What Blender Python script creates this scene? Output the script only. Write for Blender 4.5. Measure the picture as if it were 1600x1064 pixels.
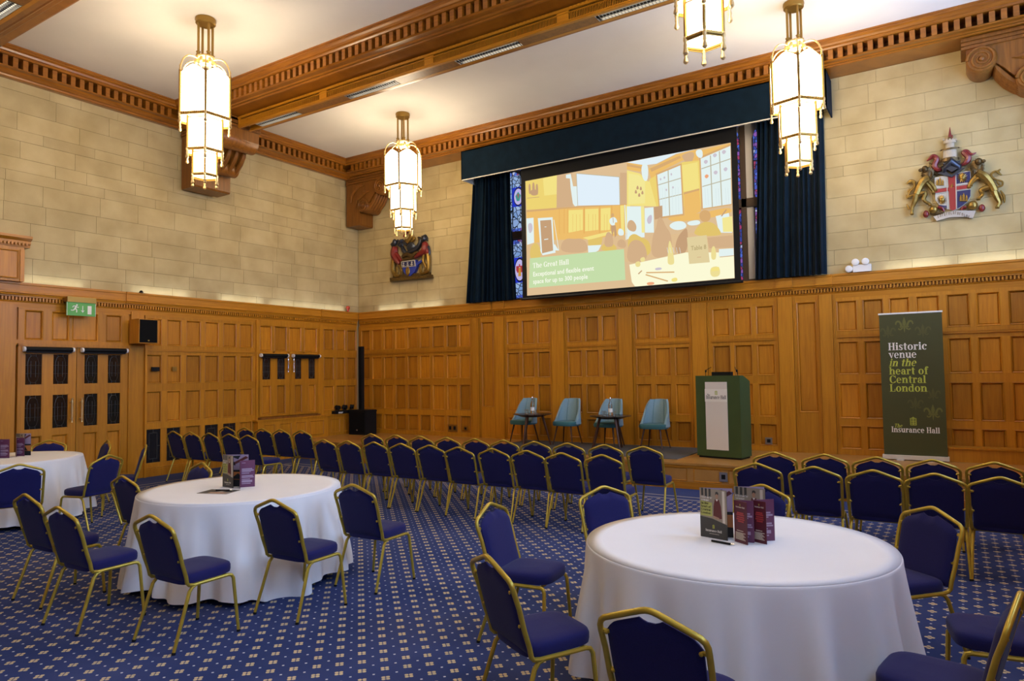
import bpy, bmesh, math, random
from mathutils import Vector, Matrix
PI = math.pi
random.seed(7)
S = bpy.context.scene
COL = S.collection
for o in list(bpy.data.objects):
    bpy.data.objects.remove(o)

# ------------------------------------------------------------------ camera
def add_camera():
    yaw, pitch, roll, f = .5674, .0465, -.0145, 1085.59
    fw = Vector((-math.sin(yaw)*math.cos(pitch), math.cos(yaw)*math.cos(pitch), math.sin(pitch)))
    r = Vector((math.cos(yaw), math.sin(yaw), 0)); u = r.cross(fw)
    r2 = r*math.cos(roll) + u*math.sin(roll); u2 = -r*math.sin(roll) + u*math.cos(roll)
    cd = bpy.data.cameras.new('camera'); cam = bpy.data.objects.new('camera', cd); COL.objects.link(cam)
    cam.matrix_world = Matrix(((r2.x, u2.x, -fw.x, 12.8605), (r2.y, u2.y, -fw.y, -12.8712), (r2.z, u2.z, -fw.z, 1.86), (0, 0, 0, 1)))
    cd.sensor_width = 36; cd.lens = f/1600*36; cd.clip_end = 200; cd.clip_start = .05
    S.camera = cam
add_camera()
# ------------------------------------------------------------------ light
LAMP = 19.0            # radiance of the lantern glass
BULB = 24           # bulb inside each open-topped lantern, W
DAY = 330            # daylight through each window of the right wall, W
W = bpy.data.worlds.new('world'); S.world = W; W.use_nodes = True
W.node_tree.nodes['Background'].inputs[0].default_value = (.35, .5, .9, 1)
W.node_tree.nodes['Background'].inputs[1].default_value = .6
def area(name, loc, rot, sx, sy, col, power):
    l = bpy.data.lights.new(name, 'AREA'); l.shape = 'RECTANGLE'; l.size = sx; l.size_y = sy; l.color = col; l.energy = power
    o = bpy.data.objects.new(name, l); o.location = loc; o.rotation_euler = rot; COL.objects.link(o); return o
for wy in (-2.3, -6.72, -11.24, -15.76):      # the four tall windows of the right wall
    area('window_daylight', (14.95, wy, 4.9), (0, PI/2, 0), 2.9, 2.6, (.36, .56, 1), DAY)
S.view_settings.view_transform = 'Standard'; S.view_settings.look = 'None'
S.view_settings.exposure = 0; S.view_settings.gamma = 1; S.view_settings.use_curve_mapping = False

# ------------------------------------------------------------------ materials
MATS = {}
def nodes(name):
    m = bpy.data.materials.new(name); m.use_nodes = True; MATS[name] = m
    nt = m.node_tree; return m, nt, nt.nodes['Principled BSDF']
def plain(name, col, rough=.5, metal=0, noise=0, nscale=20, bump=0, spec=None, em=None, emc=None, trans=0, sheen=0):
    m, nt, b = nodes(name)
    b.inputs['Base Color'].default_value = (*col, 1); b.inputs['Roughness'].default_value = rough; b.inputs['Metallic'].default_value = metal
    if spec is not None: b.inputs['Specular IOR Level'].default_value = spec
    if trans: b.inputs['Transmission Weight'].default_value = trans
    if sheen: b.inputs['Sheen Weight'].default_value = sheen
    if em: b.inputs['Emission Strength'].default_value = em; b.inputs['Emission Color'].default_value = (*(emc or col), 1)
    if noise or bump:
        tc = nt.nodes.new('ShaderNodeTexCoord'); n = nt.nodes.new('ShaderNodeTexNoise'); n.inputs['Scale'].default_value = nscale; n.inputs['Detail'].default_value = 4
        nt.links.new(tc.outputs['Object'], n.inputs['Vector'])
        if noise:
            r = nt.nodes.new('ShaderNodeValToRGB')
            r.color_ramp.elements[0].position = .3; r.color_ramp.elements[1].position = .7
            r.color_ramp.elements[0].color = (*[c*(1-noise) for c in col], 1); r.color_ramp.elements[1].color = (*[min(1, c*(1+noise)) for c in col], 1)
            nt.links.new(n.outputs['Fac'], r.inputs[0]); nt.links.new(r.outputs[0], b.inputs['Base Color'])
        if bump:
            bp = nt.nodes.new('ShaderNodeBump'); bp.inputs['Strength'].default_value = bump; bp.inputs['Distance'].default_value = .01
            nt.links.new(n.outputs['Fac'], bp.inputs['Height']); nt.links.new(bp.outputs[0], b.inputs['Normal'])
    return m
def emit(name, col, s=1.0):
    m = bpy.data.materials.new(name); m.use_nodes = True; MATS[name] = m; nt = m.node_tree
    nt.nodes.remove(nt.nodes['Principled BSDF']); e = nt.nodes.new('ShaderNodeEmission')
    e.inputs[0].default_value = (*col, 1); e.inputs[1].default_value = s
    nt.links.new(e.outputs[0], nt.nodes['Material Output'].inputs[0]); return m
def lin(*c):
    return tuple(((x/255)/12.92 if x <= 10 else ((x/255+.055)/1.055)**2.4) for x in c)
def wood(name, light, dark, scale=(14, 14, .9), rough=.38, rand=.24, coat=.10):
    m, nt, b = nodes(name); N = nt.nodes; L = nt.links
    g = N.new('ShaderNodeNewGeometry'); mp = N.new('ShaderNodeMapping'); mp.inputs['Scale'].default_value = scale
    oi = N.new('ShaderNodeObjectInfo'); ad = N.new('ShaderNodeVectorMath'); ad.operation = 'ADD'
    mu = N.new('ShaderNodeMath'); mu.operation = 'MULTIPLY'; mu.inputs[1].default_value = 37
    L.new(oi.outputs['Random'], mu.inputs[0]); L.new(g.outputs['Position'], mp.inputs['Vector'])
    L.new(mp.outputs[0], ad.inputs[0]); L.new(mu.outputs[0], ad.inputs[1])
    n = N.new('ShaderNodeTexNoise'); n.inputs['Scale'].default_value = 1.6; n.inputs['Detail'].default_value = 6; n.inputs['Roughness'].default_value = .62; n.inputs['Distortion'].default_value = .6
    L.new(ad.outputs[0], n.inputs['Vector'])
    r = N.new('ShaderNodeValToRGB'); r.color_ramp.elements[0].position = .28; r.color_ramp.elements[1].position = .72
    r.color_ramp.elements[0].color = (*dark, 1); r.color_ramp.elements[1].color = (*light, 1)
    L.new(n.outputs['Fac'], r.inputs[0])
    hs = N.new('ShaderNodeHueSaturation'); mr = N.new('ShaderNodeMapRange')
    mr.inputs[3].default_value = 1-rand; mr.inputs[4].default_value = 1+rand
    L.new(oi.outputs['Random'], mr.inputs[0]); L.new(mr.outputs[0], hs.inputs['Value']); L.new(r.outputs[0], hs.inputs['Color'])
    L.new(hs.outputs[0], b.inputs['Base Color']); b.inputs['Specular IOR Level'].default_value = .35; b.inputs['Roughness'].default_value = rough; b.inputs['Coat Weight'].default_value = coat; b.inputs['Coat Roughness'].default_value = .25
    bp = N.new('ShaderNodeBump'); bp.inputs['Strength'].default_value = .08; bp.inputs['Distance'].default_value = .004
    L.new(n.outputs['Fac'], bp.inputs['Height']); L.new(bp.outputs[0], b.inputs['Normal'])
    return m
OAK_L, OAK_D = (.53, .212, .011), (.35, .122, .005)
wood('oak', OAK_L, OAK_D)
wood('oak_frame', (.55, .228, .012), (.40, .148, .006), rand=.12)
wood('oak_along', (.53, .216, .012), (.38, .138, .006), scale=(1.2, 1.2, 16), rand=.08)
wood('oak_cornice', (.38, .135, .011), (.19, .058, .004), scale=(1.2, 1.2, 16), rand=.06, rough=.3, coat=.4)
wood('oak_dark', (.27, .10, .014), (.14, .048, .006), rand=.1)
wood('oak_floor', (.50, .25, .06), (.36, .16, .03), scale=(1.5, 20, 1), rand=.1, rough=.3)
wood('walnut', (.10, .035, .012), (.05, .016, .006), rand=.1)
def stone():
    m, nt, b = nodes('stone'); N = nt.nodes; L = nt.links
    g = N.new('ShaderNodeNewGeometry'); n = N.new('ShaderNodeTexNoise'); n.inputs['Scale'].default_value = 2.2; n.inputs['Detail'].default_value = 6
    n2 = N.new('ShaderNodeTexNoise'); n2.inputs['Scale'].default_value = 60; n2.inputs['Detail'].default_value = 3
    L.new(g.outputs['Position'], n.inputs['Vector']); L.new(g.outputs['Position'], n2.inputs['Vector'])
    r = N.new('ShaderNodeValToRGB'); r.color_ramp.elements[0].position = .3; r.color_ramp.elements[1].position = .72
    r.color_ramp.elements[0].color = (.42, .315, .140, 1); r.color_ramp.elements[1].color = (.53, .415, .205, 1)
    L.new(n.outputs['Fac'], r.inputs[0])
    oi = N.new('ShaderNodeObjectInfo'); mr = N.new('ShaderNodeMapRange'); mr.inputs[3].default_value = .93; mr.inputs[4].default_value = 1.06
    hs = N.new('ShaderNodeHueSaturation'); L.new(oi.outputs['Random'], mr.inputs[0]); L.new(mr.outputs[0], hs.inputs['Value']); L.new(r.outputs[0], hs.inputs['Color'])
    L.new(hs.outputs[0], b.inputs['Base Color']); b.inputs['Roughness'].default_value = .85; b.inputs['Specular IOR Level'].default_value = .2
    bp = N.new('ShaderNodeBump'); bp.inputs['Strength'].default_value = .12; bp.inputs['Distance'].default_value = .006
    L.new(n2.outputs['Fac'], bp.inputs['Height']); L.new(bp.outputs[0], b.inputs['Normal'])
stone()
def carpet():
    m, nt, b = nodes('carpet'); N = nt.nodes; L = nt.links
    def M(op, a, c=None, d=None):
        n = N.new('ShaderNodeMath'); n.operation = op
        for i, v in enumerate((a, c, d)):
            if v is None: continue
            if isinstance(v, (int, float)): n.inputs[i].default_value = v
            else: L.new(v, n.inputs[i])
        return n.outputs[0]
    g = N.new('ShaderNodeNewGeometry'); sp = N.new('ShaderNodeSeparateXYZ'); L.new(g.outputs['Position'], sp.inputs[0])
    X, Y = sp.outputs[0], sp.outputs[1]
    cx = M('MULTIPLY', M('ADD', X, .01), 10); cy = M('MULTIPLY', M('ADD', Y, .08), 10)
    i, j = M('FLOOR', cx), M('FLOOR', cy)
    u = M('MULTIPLY', M('SUBTRACT', M('SUBTRACT', cx, i), .5), .1); v = M('MULTIPLY', M('SUBTRACT', M('SUBTRACT', cy, j), .5), .1)
    par = M('FLOORED_MODULO', M('ADD', i, j), 2)          # 0 motif, 1 dot
    au, av = M('ABSOLUTE', u), M('ABSOLUTE', v)
    def lobe(px, py, r):
        dx, dy = M('ABSOLUTE', M('SUBTRACT', au, px)), M('ABSOLUTE', M('SUBTRACT', av, py))
        return M('LESS_THAN', M('MAXIMUM', M('ADD', M('MULTIPLY', dx, .8), M('MULTIPLY', dy, .45)), M('ADD', M('MULTIPLY', dx, .45), M('MULTIPLY', dy, .8))), r)
    motif = M('MAXIMUM', lobe(.0195, 0, .0112), lobe(0, .0195, .0112))
    dot = M('LESS_THAN', M('ADD', au, av), .010)
    isd = M('GREATER_THAN', par, .5)
    inner = M('MULTIPLY', M('GREATER_THAN', X, 1.10), M('LESS_THAN', Y, -3.08))
    fm = M('MULTIPLY', M('MULTIPLY', motif, M('SUBTRACT', 1, isd)), inner)
    fd = M('MULTIPLY', M('MULTIPLY', dot, isd), inner)
    def band(a, lo, hi): return M('MULTIPLY', M('GREATER_THAN', a, lo), M('LESS_THAN', a, hi))
    l1 = M('MULTIPLY', M('MAXIMUM', band(X, .80, .84), band(X, 1.02, 1.06)), M('LESS_THAN', Y, -2.8))
    l2 = M('MULTIPLY', M('MAXIMUM', band(Y, -2.83, -2.79), band(Y, -3.05, -3.01)), M('GREATER_THAN', X, .8))
    fl = M('MULTIPLY', M('MAXIMUM', l1, l2), .8)
    n = N.new('ShaderNodeTexNoise'); n.inputs['Scale'].default_value = 1.3; n.inputs['Detail'].default_value = 5; L.new(g.outputs['Position'], n.inputs['Vector'])
    r = N.new('ShaderNodeValToRGB'); r.color_ramp.elements[0].position = .3; r.color_ramp.elements[1].position = .75
    r.color_ramp.elements[0].color = (.028, .044, .128, 1); r.color_ramp.elements[1].color = (.052, .068, .165, 1)
    L.new(n.outputs['Fac'], r.inputs[0])
    def mix(f, a, col):
        x = N.new('ShaderNodeMix'); x.data_type = 'RGBA'; L.new(f, x.inputs[0]); L.new(a, x.inputs[6]); x.inputs[7].default_value = (*col, 1); return x.outputs[2]
    c = mix(fm, r.outputs[0], (.62, .48, .26)); c = mix(fd, c, (.62, .60, .60)); c = mix(fl, c, (.42, .38, .30))
    L.new(c, b.inputs['Base Color']); b.inputs['Roughness'].default_value = .95; b.inputs['Specular IOR Level'].default_value = .1
    n3 = N.new('ShaderNodeTexNoise'); n3.inputs['Scale'].default_value = 350; L.new(g.outputs['Position'], n3.inputs['Vector'])
    bp = N.new('ShaderNodeBump'); bp.inputs['Strength'].default_value = .25; bp.inputs['Distance'].default_value = .004
    L.new(n3.outputs['Fac'], bp.inputs['Height']); L.new(bp.outputs[0], b.inputs['Normal'])
carpet()
def stained(name, stops, scale, strength):
    """leaded coloured glass lit from outside: Voronoi cells with dark cames"""
    m = bpy.data.materials.new(name); m.use_nodes = True; MATS[name] = m; nt = m.node_tree; N = nt.nodes; L = nt.links
    g = N.new('ShaderNodeNewGeometry'); v = N.new('ShaderNodeTexVoronoi'); v.inputs['Scale'].default_value = scale
    e = N.new('ShaderNodeTexVoronoi'); e.feature = 'DISTANCE_TO_EDGE'; e.inputs['Scale'].default_value = scale
    L.new(g.outputs['Position'], v.inputs['Vector']); L.new(g.outputs['Position'], e.inputs['Vector'])
    sp = N.new('ShaderNodeSeparateColor'); L.new(v.outputs['Color'], sp.inputs[0])
    r = N.new('ShaderNodeValToRGB'); r.color_ramp.interpolation = 'CONSTANT'
    while len(r.color_ramp.elements) < len(stops): r.color_ramp.elements.new(.5)
    for k, c in enumerate(stops):
        r.color_ramp.elements[k].position = k/len(stops); r.color_ramp.elements[k].color = (*c, 1)
    L.new(sp.outputs[0], r.inputs[0])
    lt = N.new('ShaderNodeMath'); lt.operation = 'GREATER_THAN'; lt.inputs[1].default_value = .06; L.new(e.outputs['Distance'], lt.inputs[0])
    mx = N.new('ShaderNodeMix'); mx.data_type = 'RGBA'; L.new(lt.outputs[0], mx.inputs[0]); mx.inputs[6].default_value = (.01, .012, .02, 1); L.new(r.outputs[0], mx.inputs[7])
    b = N['Principled BSDF']; b.inputs['Base Color'].default_value = (.02, .02, .03, 1); b.inputs['Roughness'].default_value = .2
    L.new(mx.outputs[2], b.inputs['Emission Color']); b.inputs['Emission Strength'].default_value = strength
stained('stained_border', [(.08, .12, .62), (.45, .06, .16), (.10, .2, .8), (.3, .12, .5), (.55, .6, .85), (.05, .08, .4)], 15, .8)
stained('stained_pale', [(.32, .48, .85), (.40, .58, .92), (.25, .42, .8), (.45, .62, .95)], 9, .75)
stained('stained_green', [(.35, .5, .6), (.25, .4, .4), (.5, .6, .5), (.55, .55, .2), (.2, .35, .5)], 12, .6)
plain('ceiling', (.80, .755, .69), .9, noise=.03, nscale=1.2)
plain('mortar', (.42, .31, .15), .95)
plain('plaster_wall', (.6, .48, .27), .9)
plain('brass', (.34, .20, .045), .38, .85)
plain('brass_bright', (.78, .58, .26), .28, .8)
plain('gold_paint', (.50, .35, .040), .34, .55, noise=.12, nscale=15)
plain('navy_fabric', (.0088, .0082, .074), .85, noise=.2, nscale=300, bump=.15, sheen=.08, spec=.25)
plain('curtain', (.003, .0105, .019), .9, noise=.2, nscale=6, sheen=.03, spec=.1)
plain('linen', (.80, .77, .715), .85, noise=.015, nscale=3, spec=.2)
plain('black', (.006, .006, .006), .6, spec=.2)
plain('black_gloss', (.012, .011, .012), .25)
plain('black_metal', (.02, .02, .02), .4, .5)
plain('grille', (.006, .006, .006), .9, bump=.4, nscale=250, spec=.1)
plain('chrome', (.75, .74, .72), .18, 1)
plain('white_plastic', (.75, .73, .68), .45)
plain('silver', (.45, .45, .46), .35, .9)
plain('teal_light', (.20, .31, .33), .8, noise=.12, nscale=120, sheen=.15)
plain('teal_dark', (.035, .135, .14), .85, noise=.15, nscale=120, sheen=.1)
plain('mat_grey', (.085, .080, .070), .95, noise=.2, nscale=200, bump=.3)
plain('lectern_green', (.040, .070, .011), .75, noise=.08, nscale=4)
plain('banner_green', (.050, .052, .009), .5, noise=.05, nscale=3)
plain('banner_motif', (.075, .076, .014), .5)
plain('banner_motif_light', (.12, .12, .02), .5)
plain('print_white', (.82, .78, .68), .6)
plain('print_lime', (.48, .52, .06), .6)
plain('print_cream', (.62, .56, .45), .6)
plain('print_paper', (.72, .66, .56), .7)
plain('print_black', (.015, .015, .015), .6)
plain('print_charcoal', (.05, .047, .038), .5)
plain('print_stone', (.30, .25, .18), .5)
plain('print_dark_red', (.12, .025, .02), .5)
plain('print_burgundy', (.095, .012, .022), .42)
plain('print_burgundy_light', (.36, .04, .04), .5)
plain('print_plum', (.13, .035, .085), .45)
plain('print_lilac', (.36, .27, .36), .5)
plain('print_orange', (.55, .20, .05), .5)
plain('print_skin', (.40, .23, .14), .6)
plain('print_olive', (.42, .42, .10), .5)
plain('exit_green', (.09, .32, .05), .4, em=.12, emc=(.09, .32, .05))
plain('glass_dark', (.012, .010, .008), .08, spec=.6)
plain('lead', (.07, .065, .055), .45, .6)
plain('clear_glass', (.95, .97, .96), .03, trans=1)
plain('shield_red', (.27, .016, .014), .35); plain('shield_navy', (.012, .014, .07), .35); plain('shield_blue', (.02, .04, .30), .3)
plain('shield_white', (.46, .42, .34), .35); plain('heraldic_gold', (.28, .17, .035), .32, .75, noise=.25, nscale=30)
plain('heraldic_dark_gold', (.11, .066, .02), .4, .6, noise=.3, nscale=30); plain('heraldic_red', (.17, .014, .010), .35)
plain('heraldic_steel', (.05, .055, .07), .35, .7); plain('heraldic_cream', (.42, .34, .23), .5)
plain('beacon_red', (.5, .05, .02), .3)
plain('mullion', (.09, .055, .03), .7); plain('reveal', (.70, .66, .62), .9)
emit('lantern_glass', (1, .815, .56), LAMP)
emit('lantern_base_glass', (1, .80, .52), LAMP*.35)
emit('tube_lamp', (1, .86, .62), 2.2)

# ------------------------------------------------------------------ mesh helpers
class MB:
    def __init__(s): s.v = []; s.f = []; s.m = []
    def poly(s, pts, m=0):
        b = len(s.v); s.v += [tuple(p) for p in pts]; s.f.append(tuple(range(b, b+len(pts)))); s.m.append(m); return s
    def grid(s, rows, m=0, closed=False, flip=False):
        b = len(s.v); n = len(rows[0])
        for r in rows: s.v += [tuple(p) for p in r]
        for i in range(len(rows)-1):
            for j in range(n if closed else n-1):
                a, c = b+i*n+j, b+i*n+(j+1) % n; q = (a, c, c+n, a+n)
                s.f.append(q[::-1] if flip else q); s.m.append(m)
        return s
    def box(s, x0, x1, y0, y1, z0, z1, m=0):
        b = len(s.v); s.v += [(x, y, z) for z in (z0, z1) for y in (y0, y1) for x in (x0, x1)]
        for q in ((0, 2, 3, 1), (4, 5, 7, 6), (0, 1, 5, 4), (2, 6, 7, 3), (0, 4, 6, 2), (1, 3, 7, 5)):
            s.f.append(tuple(b+k for k in q)); s.m.append(m)
        return s
    def prism(s, pts, fn, a, b_, m=0):
        """closed 2D outline pts swept from a to b_; fn(u, v, t) -> xyz"""
        b = len(s.v); n = len(pts)
        s.v += [fn(u, v, a) for u, v in pts] + [fn(u, v, b_) for u, v in pts]
        for i in range(n):
            j = (i+1) % n; s.f.append((b+i, b+j, b+n+j, b+n+i)); s.m.append(m)
        s.f.append(tuple(range(b+n-1, b-1, -1))); s.f.append(tuple(range(b+n, b+2*n))); s.m += [m, m]
        return s
    def tube(s, path, r, seg=8, m=0, flat=1.0, cap=True):
        P = [Vector(p) for p in path]; n = len(P); R = r if isinstance(r, (list, tuple)) else [r]*n
        up = None; rows = []
        for i in range(n):
            t = (P[min(i+1, n-1)]-P[max(i-1, 0)]).normalized()
            if up is None:
                up = Vector((0, 0, 1)) if abs(t.z) < .9 else Vector((1, 0, 0))
            a = (up - t*up.dot(t)).normalized(); c = t.cross(a); up = a
            rows.append([P[i]+(a*math.cos(2*PI*k/seg)+c*math.sin(2*PI*k/seg)*flat)*R[i] for k in range(seg)])
        b = len(s.v); s.grid(rows, m, closed=True)
        if cap:
            s.f.append(tuple(range(b+seg-1, b-1, -1))); s.f.append(tuple(b+(n-1)*seg+k for k in range(seg))); s.m += [m, m]
        return s
    def lathe(s, prof, c=(0, 0, 0), seg=16, m=0):
        rows = [[(c[0]+r*math.cos(2*PI*k/seg), c[1]+r*math.sin(2*PI*k/seg), c[2]+z) for k in range(seg)] for r, z in prof]
        return s.grid(rows, m, closed=True)
    def ell(s, c, r, m=0, seg=12, rings=8, rot=None):
        rows = []
        for i in range(rings+1):
            ph = PI*i/rings - PI/2; row = []
            for k in range(seg):
                p = Vector((r[0]*max(math.cos(ph), .02)*math.cos(2*PI*k/seg), r[1]*max(math.cos(ph), .02)*math.sin(2*PI*k/seg), r[2]*math.sin(ph)))
                if rot: p = rot @ p
                row.append((c[0]+p.x, c[1]+p.y, c[2]+p.z))
            rows.append(row)
        return s.grid(rows, m, closed=True)
    def mesh(s, name, mats, smooth=False):
        me = bpy.data.meshes.new(name); me.from_pydata(s.v, [], s.f)
        for k in ([mats] if isinstance(mats, str) else mats): me.materials.append(MATS[k])
        for p, k in zip(me.polygons, s.m): p.material_index = k
        if smooth:
            me.shade_smooth()
            try: me.set_sharp_from_angle(angle=math.radians(40))
            except Exception: pass
        me.update(); return me
    def build(s, name, mats, parent=None, smooth=False, loc=(0, 0, 0), rz=0):
        return link(name, s.mesh(name, mats, smooth), parent, loc, rz)
def link(name, me, parent=None, loc=(0, 0, 0), rz=0):
    o = bpy.data.objects.new(name, me); COL.objects.link(o); o.location = loc; o.rotation_euler = (0, 0, rz)
    if parent: o.parent = parent
    return o
def tag(o, label=None, cat=None, group=None, kind=None):
    if label: o['label'] = label
    if cat: o['category'] = cat
    if group: o['group'] = group
    if kind: o['kind'] = kind
    return o
def thing(name, label, cat, loc=(0, 0, 0), rz=0, group=None):
    o = link(name, None, None, loc, rz); o.empty_display_size = .1; return tag(o, label, cat, group)
def copy_tree(o, parent=None):
    c = o.copy(); COL.objects.link(c)
    if parent: c.parent = parent
    for ch in list(o.children): copy_tree(ch, c)
    return c
def text_mesh(body, size, bold=0, align='LEFT'):
    cu = bpy.data.curves.new('text', 'FONT'); cu.body = body; cu.size = size; cu.align_x = align; cu.offset = bold; cu.resolution_u = 2
    o = bpy.data.objects.new('text', cu); COL.objects.link(o)
    dg = bpy.context.evaluated_depsgraph_get(); me = bpy.data.meshes.new_from_object(o.evaluated_get(dg))
    v = [tuple(x.co) for x in me.vertices]; f = [tuple(p.vertices) for p in me.polygons]
    bpy.data.objects.remove(o); bpy.data.meshes.remove(me); return v, f
def add_text(mb, body, size, fn, m=0, bold=0, align='LEFT', width=None):
    v, f = text_mesh(body, size, bold, align)
    if width:
        w = max(p[0] for p in v); v = [(p[0]*width/w, p[1], 0) for p in v]
    b = len(mb.v); mb.v += [fn(p[0], p[1]) for p in v]
    for q in f: mb.f.append(tuple(b+k for k in q)); mb.m.append(m)
# --- a high-contrast serif alphabet drawn from stems, hairlines and bowls (x-height 1, cap height 1.42, unit em)
def glyph(ch):
    Q = []; T = .30; h = .09          # thick stem, hairline
    def R(x0, y0, x1, y1): Q.append([(x0, y0), (x1, y0), (x1, y1), (x0, y1)])
    def ser(xc, y, w=.56, up=False): R(xc-w/2, y-(h if up else 0), xc+w/2, y+(0 if up else h))
    def arc(cx, cy, rx, ry, a0, a1, tk=T, th=h, n=18):
        o = []
        for i in range(n+1):
            a = math.radians(a0+(a1-a0)*i/n); ca, sa = math.cos(a), math.sin(a)
            o.append(((cx+rx*ca, cy+ry*sa), (cx+(rx-tk)*ca, cy+(ry-th)*sa)))
        for p, q in zip(o, o[1:]): Q.append([p[0], q[0], q[1], p[1]])
    def dot(cx, cy, r): Q.append([(cx+r*math.cos(2*PI*k/10), cy+r*math.sin(2*PI*k/10)) for k in range(10)])
    C = 1.42
    def st(x, y0, y1): R(x, y0, x+T, y1)
    if ch == 'H':
        st(.13, 0, C); st(.88, 0, C); R(.3, .68, 1.0, .68+h)
        for x in (.28, 1.03): ser(x, 0); ser(x, C, up=True)
        w = 1.32
    elif ch == 'I': st(.15, 0, C); ser(.3, 0, .6); ser(.3, C, .6, True); w = .6
    elif ch == 'L': st(.13, 0, C); ser(.28, C, up=True); R(0, 0, 1.05, h); R(.93, 0, 1.05, .5); w = 1.1
    elif ch == 'T': st(.48, 0, C); ser(.63, 0, .6); R(.02, C-h, 1.24, C); R(.02, C-.45, .11, C); R(1.15, C-.45, 1.24, C); w = 1.26
    elif ch == 'C': arc(.68, .71, .66, .74, 40, 320, .33); R(1.14, .92, 1.24, 1.40); R(1.14, .1, 1.22, .42); w = 1.28
    elif ch == 'G': arc(.68, .71, .66, .74, 45, 320, .33); R(1.10, .95, 1.2, 1.40); st(.98, .05, .62); ser(1.13, .62, .5, True); w = 1.38
    elif ch == 'i': st(.13, 0, 1); ser(.28, 0); R(0, 1-h, .3, 1); dot(.28, 1.27, .17); w = .56
    elif ch == 'l': st(.13, 0, C); ser(.28, 0); R(0, C-h, .3, C); w = .56
    elif ch == 'n':
        st(.13, 0, 1); ser(.28, 0); R(0, 1-h, .3, 1); arc(.68, .62, .40, .40, 0, 160, T); st(.78, 0, .64); ser(.93, 0); w = 1.2
    elif ch == 'h':
        st(.13, 0, C); ser(.28, 0); R(0, C-h, .3, C); arc(.68, .62, .40, .40, 0, 160, T); st(.78, 0, .64); ser(.93, 0); w = 1.2
    elif ch == 'u':
        st(.13, .36, 1); R(0, 1-h, .3, 1); arc(.53, .38, .40, .40, 180, 350, T); st(.78, 0, 1); R(.62, 1-h, .9, 1); R(.9, 0, 1.2, h); w = 1.2
    elif ch == 'o': arc(.52, .5, .5, .53, 0, 360, .3); w = 1.04
    elif ch == 'c': arc(.5, .5, .48, .53, 60, 315, .3); dot(.76, .80, .15); w = .94
    elif ch == 'e': arc(.5, .5, .48, .53, 0, 318, .28); R(.18, .49, .98, .49+h); w = 1.0
    elif ch == 'a':
        arc(.42, .29, .40, .31, 40, 330, .28); st(.56, 0, .70); arc(.48, .66, .38, .37, 0, 150, T); dot(.22, .76, .13); R(.8, 0, 1.0, h); w = 1.0
    elif ch == 'd': arc(.47, .5, .45, .53, 30, 330, .29); st(.68, 0, C); R(.52, C-h, .8, C); R(.9, 0, 1.1, h); w = 1.12
    elif ch == 'r': st(.13, 0, 1); ser(.28, 0); R(0, 1-h, .3, 1); arc(.62, .66, .3, .36, 60, 175, .12); dot(.70, .84, .16); w = .86
    elif ch == 't': st(.2, .2, 1.3); R(.02, 1-h, .74, 1); arc(.46, .26, .27, .28, 180, 320, .26); w = .74
    elif ch == 'f': st(.2, 0, 1.15); ser(.36, 0, .6); R(.02, 1-h, .72, 1); arc(.52, 1.12, .33, .34, 50, 180, .3); dot(.70, 1.30, .14); w = .72
    elif ch == 's':
        arc(.39, .74, .33, .29, 35, 240, .22); arc(.39, .27, .35, .30, -145, 60, .24); Q.append([(.12, .62), (.3, .74), (.70, .40), (.50, .26)]); R(.62, .72, .70, 1); R(.04, 0, .12, .3); w = .78
    elif ch == 'v': Q.append([(.08, 1), (.42, 1), (.72, 0), (.54, 0)]); Q.append([(.92, 1), (1.02, 1), (.68, 0), (.58, 0)]); R(0, 1-h, .54, 1); R(.76, 1-h, 1.14, 1); w = 1.1
    elif ch == ' ': w = .5
    else: R(.1, 0, .5, 1); w = .6
    return Q, w
def serif_text(mb, body, xh, fn, m=0, slant=0, track=.07, width=None):
    x = 0; polys = []
    for ch in body:
        q, w = glyph(ch)
        for p in q: polys.append([(x+a+slant*b, b) for a, b in p])
        x += w+track
    k = width/(x-track)/xh if width else 1
    for p in polys: mb.poly([fn(a*xh*k, b*xh) for a, b in p], m)
    return x*xh*k

# ------------------------------------------------------------------ room shell
RW, RL, CH = 14.55, -18.1, 7.22          # width (x), far end (y), ceiling
ST, SY = .4016, -2.12                    # stage height, stage front
tag(MB().poly([(-.1, .1, 0), (-.1, RL, 0), (RW, RL, 0), (RW, .1, 0)][::-1] and [(-.1, RL, 0), (RW, RL, 0), (RW, .1, 0), (-.1, .1, 0)]).build('floor', 'carpet'), 'blue patterned carpet with cream motifs', kind='structure')
tag(MB().box(-.3, RW+.3, RL-.2, .6, CH, CH+.15).build('ceiling', 'ceiling'), 'white plaster ceiling between timber beams', kind='structure')
# walls are built in wall coordinates: s along the wall, d depth (negative = into the room), z up
WL = tag(MB().box(RL, .3, .10, .30, 0, CH).build('wall_left', 'mortar', rz=PI/2), 'left wall of pale stone blocks', kind='structure')
mb = MB()
WX0, WX1, WZ0, WZ1 = 4.2, 10.62, 3.46, 6.72
mb.box(-.1, WX0, .10, .45, 0, CH).box(WX1, RW+.2, .10, .45, 0, CH).box(WX0, WX1, .10, .45, 0, WZ0).box(WX0, WX1, .10, .45, WZ1, CH)
WB = tag(mb.build('wall_back', 'mortar'), 'end wall of pale stone above the stage', kind='structure')
mb = MB()
prev = .3
wins = (-2.3, -6.72, -11.24, -15.76)
for wy in wins:
    mb.box(RW, RW+.25, wy+1.35, prev, 3.4, 6.4); prev = wy-1.35
mb.box(RW, RW+.25, RL, prev, 3.4, 6.4).box(RW, RW+.25, RL, .3, 0, 3.4, 1).box(RW, RW+.25, RL, .3, 6.4, CH)
tag(mb.build('wall_right', ['plaster_wall', 'oak_frame']), 'right wall with tall windows', kind='structure')
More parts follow.
